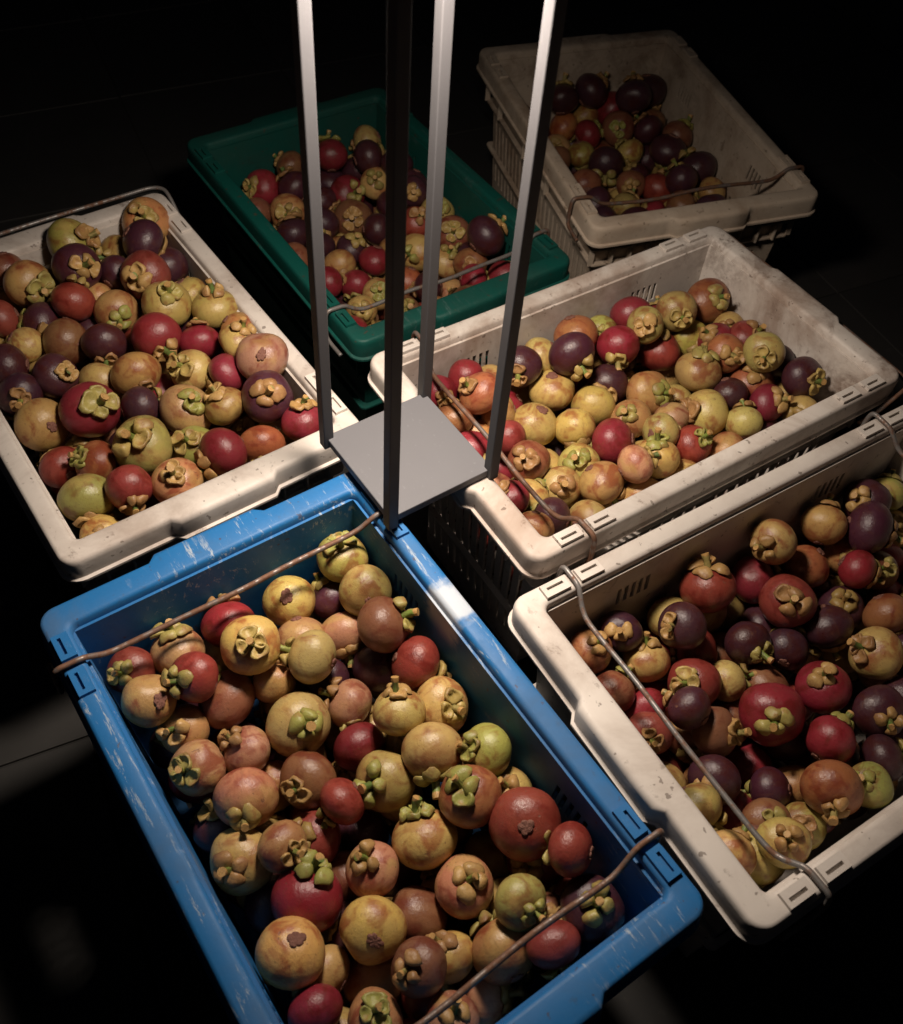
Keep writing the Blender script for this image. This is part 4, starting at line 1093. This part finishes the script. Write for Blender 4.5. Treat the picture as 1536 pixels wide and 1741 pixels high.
  (-0.1008,-0.5570,0.2448,0.0336,-0.240,-0.184,-0.953,'y','yellow mangosteen, rosette showing, near left of blue crate'),
  (-0.0677,-0.5654,0.2020,0.0262,-0.838,0.541,-0.072,'y','yellow mangosteen, smooth side up, near middle of blue crate'),
  (-0.0736,-0.6055,0.2287,0.0262,-0.493,0.869,-0.040,'m','crimson mangosteen, smooth side up, near middle of blue crate'),
  (-0.0164,-0.6122,0.2287,0.0262,0.008,0.113,0.994,'o','orange tan mangosteen, calyx at top, near middle of blue crate'),
  (0.0264,-0.5690,0.2436,0.0281,-0.525,-0.297,0.798,'b','brown mangosteen, calyx turned left, near middle of blue crate'),
  (0.0573,-0.5508,0.2087,0.0262,-0.540,0.435,0.721,'y','yellow mangosteen, calyx at top, near right of blue crate'),
  (0.1101,-0.5476,0.2242,0.0337,-0.454,0.888,-0.072,'o','orange tan mangosteen, smooth side up, near right of blue crate'),
  (0.1760,-0.4663,0.2879,0.0262,-0.906,0.254,-0.339,'r','red mangosteen, smooth side up, right of blue crate'),
  (0.1996,-0.5144,0.2576,0.0320,-0.051,-0.181,0.982,'v','dark purple mangosteen, calyx facing up, near right of blue crate'),
  (0.1881,-0.4920,0.2056,0.0262,-0.861,0.418,-0.290,'r','red mangosteen, smooth side up, near right of blue crate, rightmost of two'),
  (0.1568,-0.5506,0.2597,0.0262,0.353,-0.843,-0.405,'r','red mangosteen, smooth side up, near right of blue crate, leftmost of two'),
  (0.1557,-0.5170,0.2263,0.0262,0.055,-0.271,0.961,'b','brown mangosteen, calyx facing up, near right of blue crate'),
  (0.0585,-0.6133,0.2273,0.0262,0.043,0.221,0.974,'p','pinkish tan mangosteen, calyx at top, near right of blue crate, leftmost of two'),],
}
for grp, rows in FRUITS.items():
    for (x, y, z, r, ax, ay, az, col, label) in rows:
        fruit(x, y, z, r, ax, ay, az, col, RNG.uniform(0, 6.28), label, grp)

# the fruit underneath, seen only in the gaps
FILL = (5774,1950,2528,282,4610,8196,1505,284,4435,9480,1501,281,437,4899,1637,286,-4396,1958,2619,304,-1407,5034,1423,301,-337,6656,1579,286,-278,-2269,2215,315,5864,-1011,1895,300,1171,430,2332,318,3898,787,2336,287,254,-5072,1989,309,3241,389,2379,304,4616,-2188,1808,319,-924,-4275,1975,325,3071,-3539,1845,311,64,7518,1723,327,-3676,164,2435,284,5265,1653,2277,287,2418,2652,2503,285,5989,7692,1498,286,-1724,-2103,2131,284,-5508,4010,2658,327,-1111,8917,1677,326,3012,9385,1233,295,3776,-1727,1884,321,-2195,8245,1619,293,-4935,4144,2627,287,2885,10395,1425,326,-5216,2136,2453,320,-911,-2340,2045,293,-1345,6932,1323,283,5626,7081,1480,301,-1715,5485,1293,284,-3960,2859,2538,326,3495,7356,1189,305,4314,4096,2323,292,2488,10826,1539,296,1760,-564,2247,280,-3826,974,2409,309,-5788,2201,2429,280,1892,1035,2158,323,3241,3168,2435,283,130,-3195,2030,325,-2579,6865,1399,321,-567,4596,1239,328,-2146,1856,2593,300,1503,-4505,2098,321,-864,5143,1227,290,-6121,3587,2529,312,-1959,-4112,1823,295,5673,2495,2320,281,-4402,879,2326,306,6938,364,1888,287,2463,9583,1188,315,3969,-1145,1882,317,760,-3362,2100,294,2763,-3070,1737,285,-4798,3107,2439,317,-2518,2341,2532,321,3764,8806,1154,302,413,6556,1501,288,4430,6736,1152,306,-1448,-3615,1818,292,5100,8484,1373,286,3393,1229,2158,323,-469,5554,1210,305,2261,-2188,1834,319,6743,-144,1810,286,2013,66,2101,284,5116,9534,1405,300,-2571,274,2407,297,419,1598,2366,308,-3797,3457,2492,322,-4289,95,2230,283,4442,8674,1189,303,6601,-1236,1668,285,-3246,3204,2460,311,1488,-101,2134,291,6286,246,1840,329,5457,-3515,1594,281,920,5240,1530,328,-502,-5170,1755,292,-2711,1769,2437,316,-5265,3492,2438,312,4827,-2764,1599,314,-622,8606,1540,295,4082,1541,2058,323,5143,7380,1338,308,3574,9357,1094,309,3019,1988,2140,285,-2281,-2108,2015,308,-1829,1402,2459,293,-856,6004,1155,316,1163,-4960,1921,299,-4286,1434,2323,285,5240,3109,2231,314,217,5245,1264,292,4169,-2554,1581,304,-204,-5671,1730,316,2825,125,2099,286,5409,-2943,1572,306,3269,2656,2242,287,-1995,6919,1257,308,-3005,-2584,1985,294,-2048,7510,1363,325,-3411,2634,2392,310,4449,11446,1483,282,3681,1982,2037,299,1609,2358,2255,314,-4279,4288,2479,293,-4295,4876,2490,306,4791,-1224,1709,296,3988,-3700,1506,292,4191,9182,1102,294,2680,1286,2039,292,-5259,1495,2273,297,4375,2560,2095,299,4823,-3369,1494,312,1238,5779,1541,285,3919,7723,1040,303,-3109,7628,1420,297,-1434,6063,1112,293,4811,10412,1328,315,3571,3596,2245,314,-5538,2657,2273,285,2709,3083,2316,291,182,-2578,1949,325,884,1923,2249,295,-3535,-356,2196,324,-3538,2049,2314,319,-1051,-5382,1684,326,-1708,7999,1312,285,5604,-149,1713,305,362,-5809,1697,292,-1212,5551,1083,289,936,-5790,1734,308,3293,-2254,1630,317,2828,8385,1004,298,679,5776,1366,310,5521,9166,1291,283,4159,9736,1073,285,3172,8829,1002,287,3263,7838,992,288,-5789,3160,2296,301,4619,7683,1093,324,3822,6845,986,311,-260,6132,1160,321,6731,-679,1593,316,-1832,-3111,1755,316,4487,10883,1359,281,2264,10126,1214,288,4636,3104,2111,329,5825,-1507,1540,294,2623,9055,981,299,4233,7249,995,289,3191,-1645,1685,329,5110,7954,1241,281,5270,-1548,1563,286,-3224,528,2232,327,3667,8252,982,311,-502,-4596,1671,311,3625,9953,1033,318,1582,5212,1523,306,-1140,4674,1048,307,-3032,-39,2229,296,-2624,7935,1400,304,3431,6421,979,290,4835,3712,2082,314,524,4510,1266,281,-1972,5920,1070,293,3856,11248,1331,286,-1424,-4221,1633,307,-2322,-3506,1701,326,-4361,3481,2302,299,2600,743,1935,290,-591,3812,1025,293,349,7103,1401,296,2448,2035,2083,315,4557,2005,1942,329,-2757,1215,2238,299,-2844,2795,2292,312,5289,2179,2041,313,3620,-2736,1500,304,4283,8164,979,299,5885,-3240,1413,282,-852,7167,1119,325,-2272,6418,1095,316,1683,-5316,1775,285,3908,10675,1200,329,1043,-3810,1890,299,-1359,-4823,1582,325,-2207,968,2232,329,1306,1173,2001,325,-4747,1926,2166,293,-1152,-3134,1630,329,5944,-573,1552,285,4975,6896,1075,292,-239,7165,1294,328,12,4594,1033,313,-1207,-1956,1756,295,2634,-2553,1523,313,-1370,-2551,1738,324,5844,8108,1176,282,4356,-3050,1362,293,656,-5277,1619,288,4041,3160,2038,298,-324,-2847,1704,324,4205,-4228,1420,310,5083,-2206,1433,299,1585,1734,1994,327,-4978,2606,2146,315,2163,1528,1910,318,4218,-1549,1534,295,704,1179,2066,306,3692,-4581,1542,282,-318,5062,967,289,-792,-1098,1787,292,858,6317,1269,293,-1106,6534,973,324,-1068,8279,1200,285,569,-4706,1647,307,-356,8187,1286,286,3779,2626,1946,328,-4448,2389,2139,282,-476,-1552,1778,284,-4096,1944,2139,286,3470,-3921,1430,301,4378,-875,1582,281,6062,7261,1113,321,-556,-3393,1567,310,-3331,1129,2094,323,5903,2079,2011,290,-2982,2231,2174,301,-4838,1162,2038,313,-580,7693,1160,295,3252,7003,827,283,-1137,7745,1048,300,-4827,3790,2202,292,2686,-1924,1522,295,5165,-517,1530,321,4753,-1727,1407,307,4323,10272,1019,303,-1576,7351,1005,318,5594,8624,1097,322,4082,966,1824,309,-1734,-1748,1699,298,10,-3630,1614,315,-993,-3814,1492,327,3307,10454,1000,301,3581,653,1880,309,3800,-2056,1398,291,2736,2569,2024,320,3303,11034,1111,314,-4755,4510,2206,324,4689,-3897,1209,329,-1603,1001,2094,317,3830,-3216,1279,289,4722,9662,985,314,-3899,2465,2093,296,27,5664,935,297,-4083,589,1935,290,3107,9758,802,307,338,6161,1063,313,5538,7675,1051,286,1002,696,1842,287,-12,-5058,1445,323,-3146,1695,2044,299,1064,-4368,1692,319,4572,1313,1735,323,5078,8933,984,303,5592,-994,1370,317,-2844,7275,1059,303,53,-4451,1488,315,-3695,3960,2135,329,-499,6672,971,327,2171,437,1693,315,2135,10674,1102,311,5205,10022,1076,320,-415,-4036,1458,319,4342,-2105,1272,291,2129,2661,2000,320,6288,-939,1322,289,6499,-1616,1278,293,-5293,3087,2017,296,-4634,646,1854,294,594,-4015,1629,282,-5738,3848,2130,295,6408,-2579,1238,325,4325,3600,1848,283,1611,737,1720,302,-4320,2947,2035,324,3205,1627,1728,318,-3831,1460,1969,316,-3838,69,1880,312,88,6687,1067,295,-2660,-3000,1572,322,-192,-2054,1648,323,-1474,5172,784,284,-1403,8711,1066,302,-173,4102,786,293,1313,241,1717,300,5102,1628,1719,320,-5255,4170,2126,309,-772,4276,770,290,2307,-157,1681,299,561,-3124,1623,298,4945,10955,1065,291,-650,-5669,1341,300,955,4819,1112,295,7095,-8,1374,315,-1199,-1420,1521,315,4123,8726,709,300,3093,-3513,1253,307,-30,7681,1120,280,-2236,1575,2057,330,4543,4159,1790,317,-5487,1873,1900,305,4891,8391,851,308,-1867,8429,993,280,-2328,468,1937,288,3061,1010,1678,326,-815,-2696,1432,282,3283,2301,1723,324,1758,-406,1681,329,-2082,-3891,1326,287,2107,1016,1601,300,-2593,-2378,1562,329,695,5293,994,281,5435,2723,1791,329,3619,-1377,1350,302,-933,9020,1111,303,-1781,6640,762,328,-835,-4968,1289,311,-3660,2957,1977,288,5166,-2673,1139,282,-2193,7972,1003,316,-462,5814,703,288,5500,7109,889,329,3717,1362,1610,295,1223,-5359,1408,330,6768,513,1349,322,-5821,2344,1843,300,1569,-4656,1511,315,-769,5284,661,326,4763,11493,1021,302,-4378,4033,1996,281,-755,-2136,1448,305,4277,11214,987,282,5090,3339,1723,288,-1574,-3422,1284,314,1962,2142,1753,304,5457,-1855,1125,304,2795,-3007,1170,310,-2391,2150,1988,295,-6166,3539,1936,290,-4014,4454,2005,298,4189,2326,1571,309,-6015,2890,1835,303,5245,-3443,1051,330,-2122,7276,833,284,-2793,787,1836,309,-4291,1100,1759,307,4178,-3693,976,295,2273,-2191,1247,292,-3323,3426,1903,318,3269,3411,1796,282,3162,7490,523,323,2976,8078,519,319,3382,8548,527,327,-3404,2403,1844,285,5354,9477,828,323,3713,7208,517,317,3031,-2410,1136,284,-4676,3395,1850,281,2777,8717,519,319,-3784,-491,1644,323,1271,5363,1027,324,3098,9234,516,316,4933,2326,1596,300,5063,-1198,1152,316,3701,9112,526,326,4193,1728,1476,322,3863,10368,685,298,3892,9701,544,319,-638,8544,945,307,3553,7940,499,299,227,-5562,1182,319,4534,2795,1597,298,-5024,2180,1743,297,3992,6619,491,284,2455,9807,585,289,6389,-390,1140,318,2834,10272,673,314,2812,3120,1776,283,1095,5921,952,292,3452,6640,481,281,5085,7531,733,310,3775,3670,1667,325,4066,7673,492,292,753,-5874,1179,308,1069,1613,1651,310,2640,1389,1472,301,-5259,3645,1843,313,4650,-2718,974,280,-2800,199,1750,310,472,1602,1715,315,4035,8223,483,283,7000,-760,1051,321,-1143,7301,615,295,-1626,-4473,1119,326,1313,2145,1647,300,-3140,2883,1806,287,5593,1920,1570,295,4553,7350,518,318,4510,6778,482,282,4727,-713,1179,299,4120,-2552,975,298,609,6634,836,302,4075,-1091,1184,285,-5357,2630,1698,288,5777,-94,1147,314,6272,225,1184,300,224,-2698,1362,301,6064,-1351,1006,299,-3434,443,1673,301,4600,-3287,877,324,6058,-2985,921,322,3569,-2396,1021,290,-3723,956,1657,312,-550,4737,509,309,4959,10462,755,303,-1139,5729,501,301,4316,9238,508,308,-637,-4458,1134,281,1772,129,1419,282,-4066,3595,1806,313,3376,-2971,1001,322,508,4621,720,299,3044,-1721,1121,284,-4763,1638,1662,312,-2105,-2053,1350,320,-1139,4837,495,295,-1711,5607,507,307,-1413,6238,503,303,-776,6272,521,321,-2109,-2976,1232,317,4612,7962,524,324,-920,-3299,1102,295,-1502,-2148,1282,320,3764,11165,761,304,-562,3861,481,281,2798,10862,727,305,2725,118,1415,292,-194,5359,501,301,-2025,6121,521,321,-1935,762,1682,288,-480,7372,714,287,-1512,-2815,1187,330,-3762,1988,1674,312,1583,1365,1446,322,3628,1911,1369,307,3205,444,1463,315,-4450,2131,1647,297,1034,-4783,1231,328,6559,-2074,914,319,197,7223,837,325,-1288,6785,483,283,-2994,1283,1644,284,1853,-5117,1228,322,24,4827,496,296,-421,-3002,1123,310,-5718,3344,1681,284,5865,7846,618,306,6809,-1311,902,305,2463,2337,1559,291,4006,-1677,991,327,-2689,1756,1692,305,3813,3088,1513,302,-1418,7977,597,305,4464,9788,486,286,4770,-2161,874,321,-2364,6643,528,328,3717,-4481,972,321,-265,-3572,1083,307,800,-3544,1288,315,-3283,-129,1556,327,5866,-652,962,306,-1834,1345,1693,284,5038,6983,509,309,2825,1932,1383,304,4843,8821,484,284,-357,8061,717,322,4536,-1389,954,303,-156,6286,528,326,4873,9366,514,286,-6393,3107,2207,292,-6463,3199,2857,327,-6090,2671,2417,302,7468,-1730,1700,309,7236,-431,1814,306,7428,-952,1981,299,7567,-1962,904,300,7965,-1525,939,315,7369,-1443,1124,322,7000,-2510,1424,325,7120,-1102,1528,287,6952,-1901,1480,302,7579,-922,921,300,7002,-1343,2059,309,7832,-1184,1398,297,7366,-2366,1886,289,7572,-2215,1402,282,7186,-2391,867,299,6335,-2391,1905,329,6558,-1726,1932,297,7970,-1994,1692,281,6871,-2180,2079,298,7913,-1265,1966,303,7557,-701,1434,283,255,-6203,1262,320,-172,-5930,982,283,165,-6326,1840,303,-246,-6550,1318,316,-261,-6628,2107,307,-504,-6204,1752,322)
def underneath():
    bv, bf = body_geo(3, .04, 0, 18, 11)
    sep = [sepal_geo(s, 5 + s, 8, 5) for s in (0, 1)]
    sv, sf = stem_geo(2)
    V, F, MI = [], [], []
    rg = random.Random(5)
    for i in range(0, len(FILL), 4):
        x, y, z, r = (v / 1e4 for v in FILL[i:i + 4])
        q = Vector((rg.gauss(0, 1), rg.gauss(0, 1), rg.gauss(0, 1))).to_track_quat('Z', 'Y').to_matrix() * r
        o = Vector((x, y, z))
        def add(vs, fs, rz, mi):
            m = q @ Matrix.Rotation(rz, 3, 'Z')
            n = len(V)
            V.extend([m @ Vector(v) + o for v in vs]); F.extend([[n + k for k in f] for f in fs]); MI.extend([mi] * len(fs))
        add(bv, bf, 0, 0)
        st = rg.choice((0, 1))
        for k in range(4): add(*sep[st], k * math.pi / 2 + rg.uniform(-.1, .1), 1)
        add([Vector(v) + Vector((0, 0, .83)) for v in sv], sf, 0, 1)
    me = bpy.data.meshes.new('mangosteens_underneath')
    me.from_pydata(V, [], F)
    me.materials.append(rind_material('rind_underneath', True)); me.materials.append(sepal_material('sepal_underneath', True))
    me.polygons.foreach_set('material_index', MI)
    me.polygons.foreach_set('use_smooth', [True] * len(F))
    me.update()
    tag(obj('mangosteens_underneath', me), 'mangosteens lying beneath the top layer in all the crates', 'mangosteen', kind='stuff')
underneath()
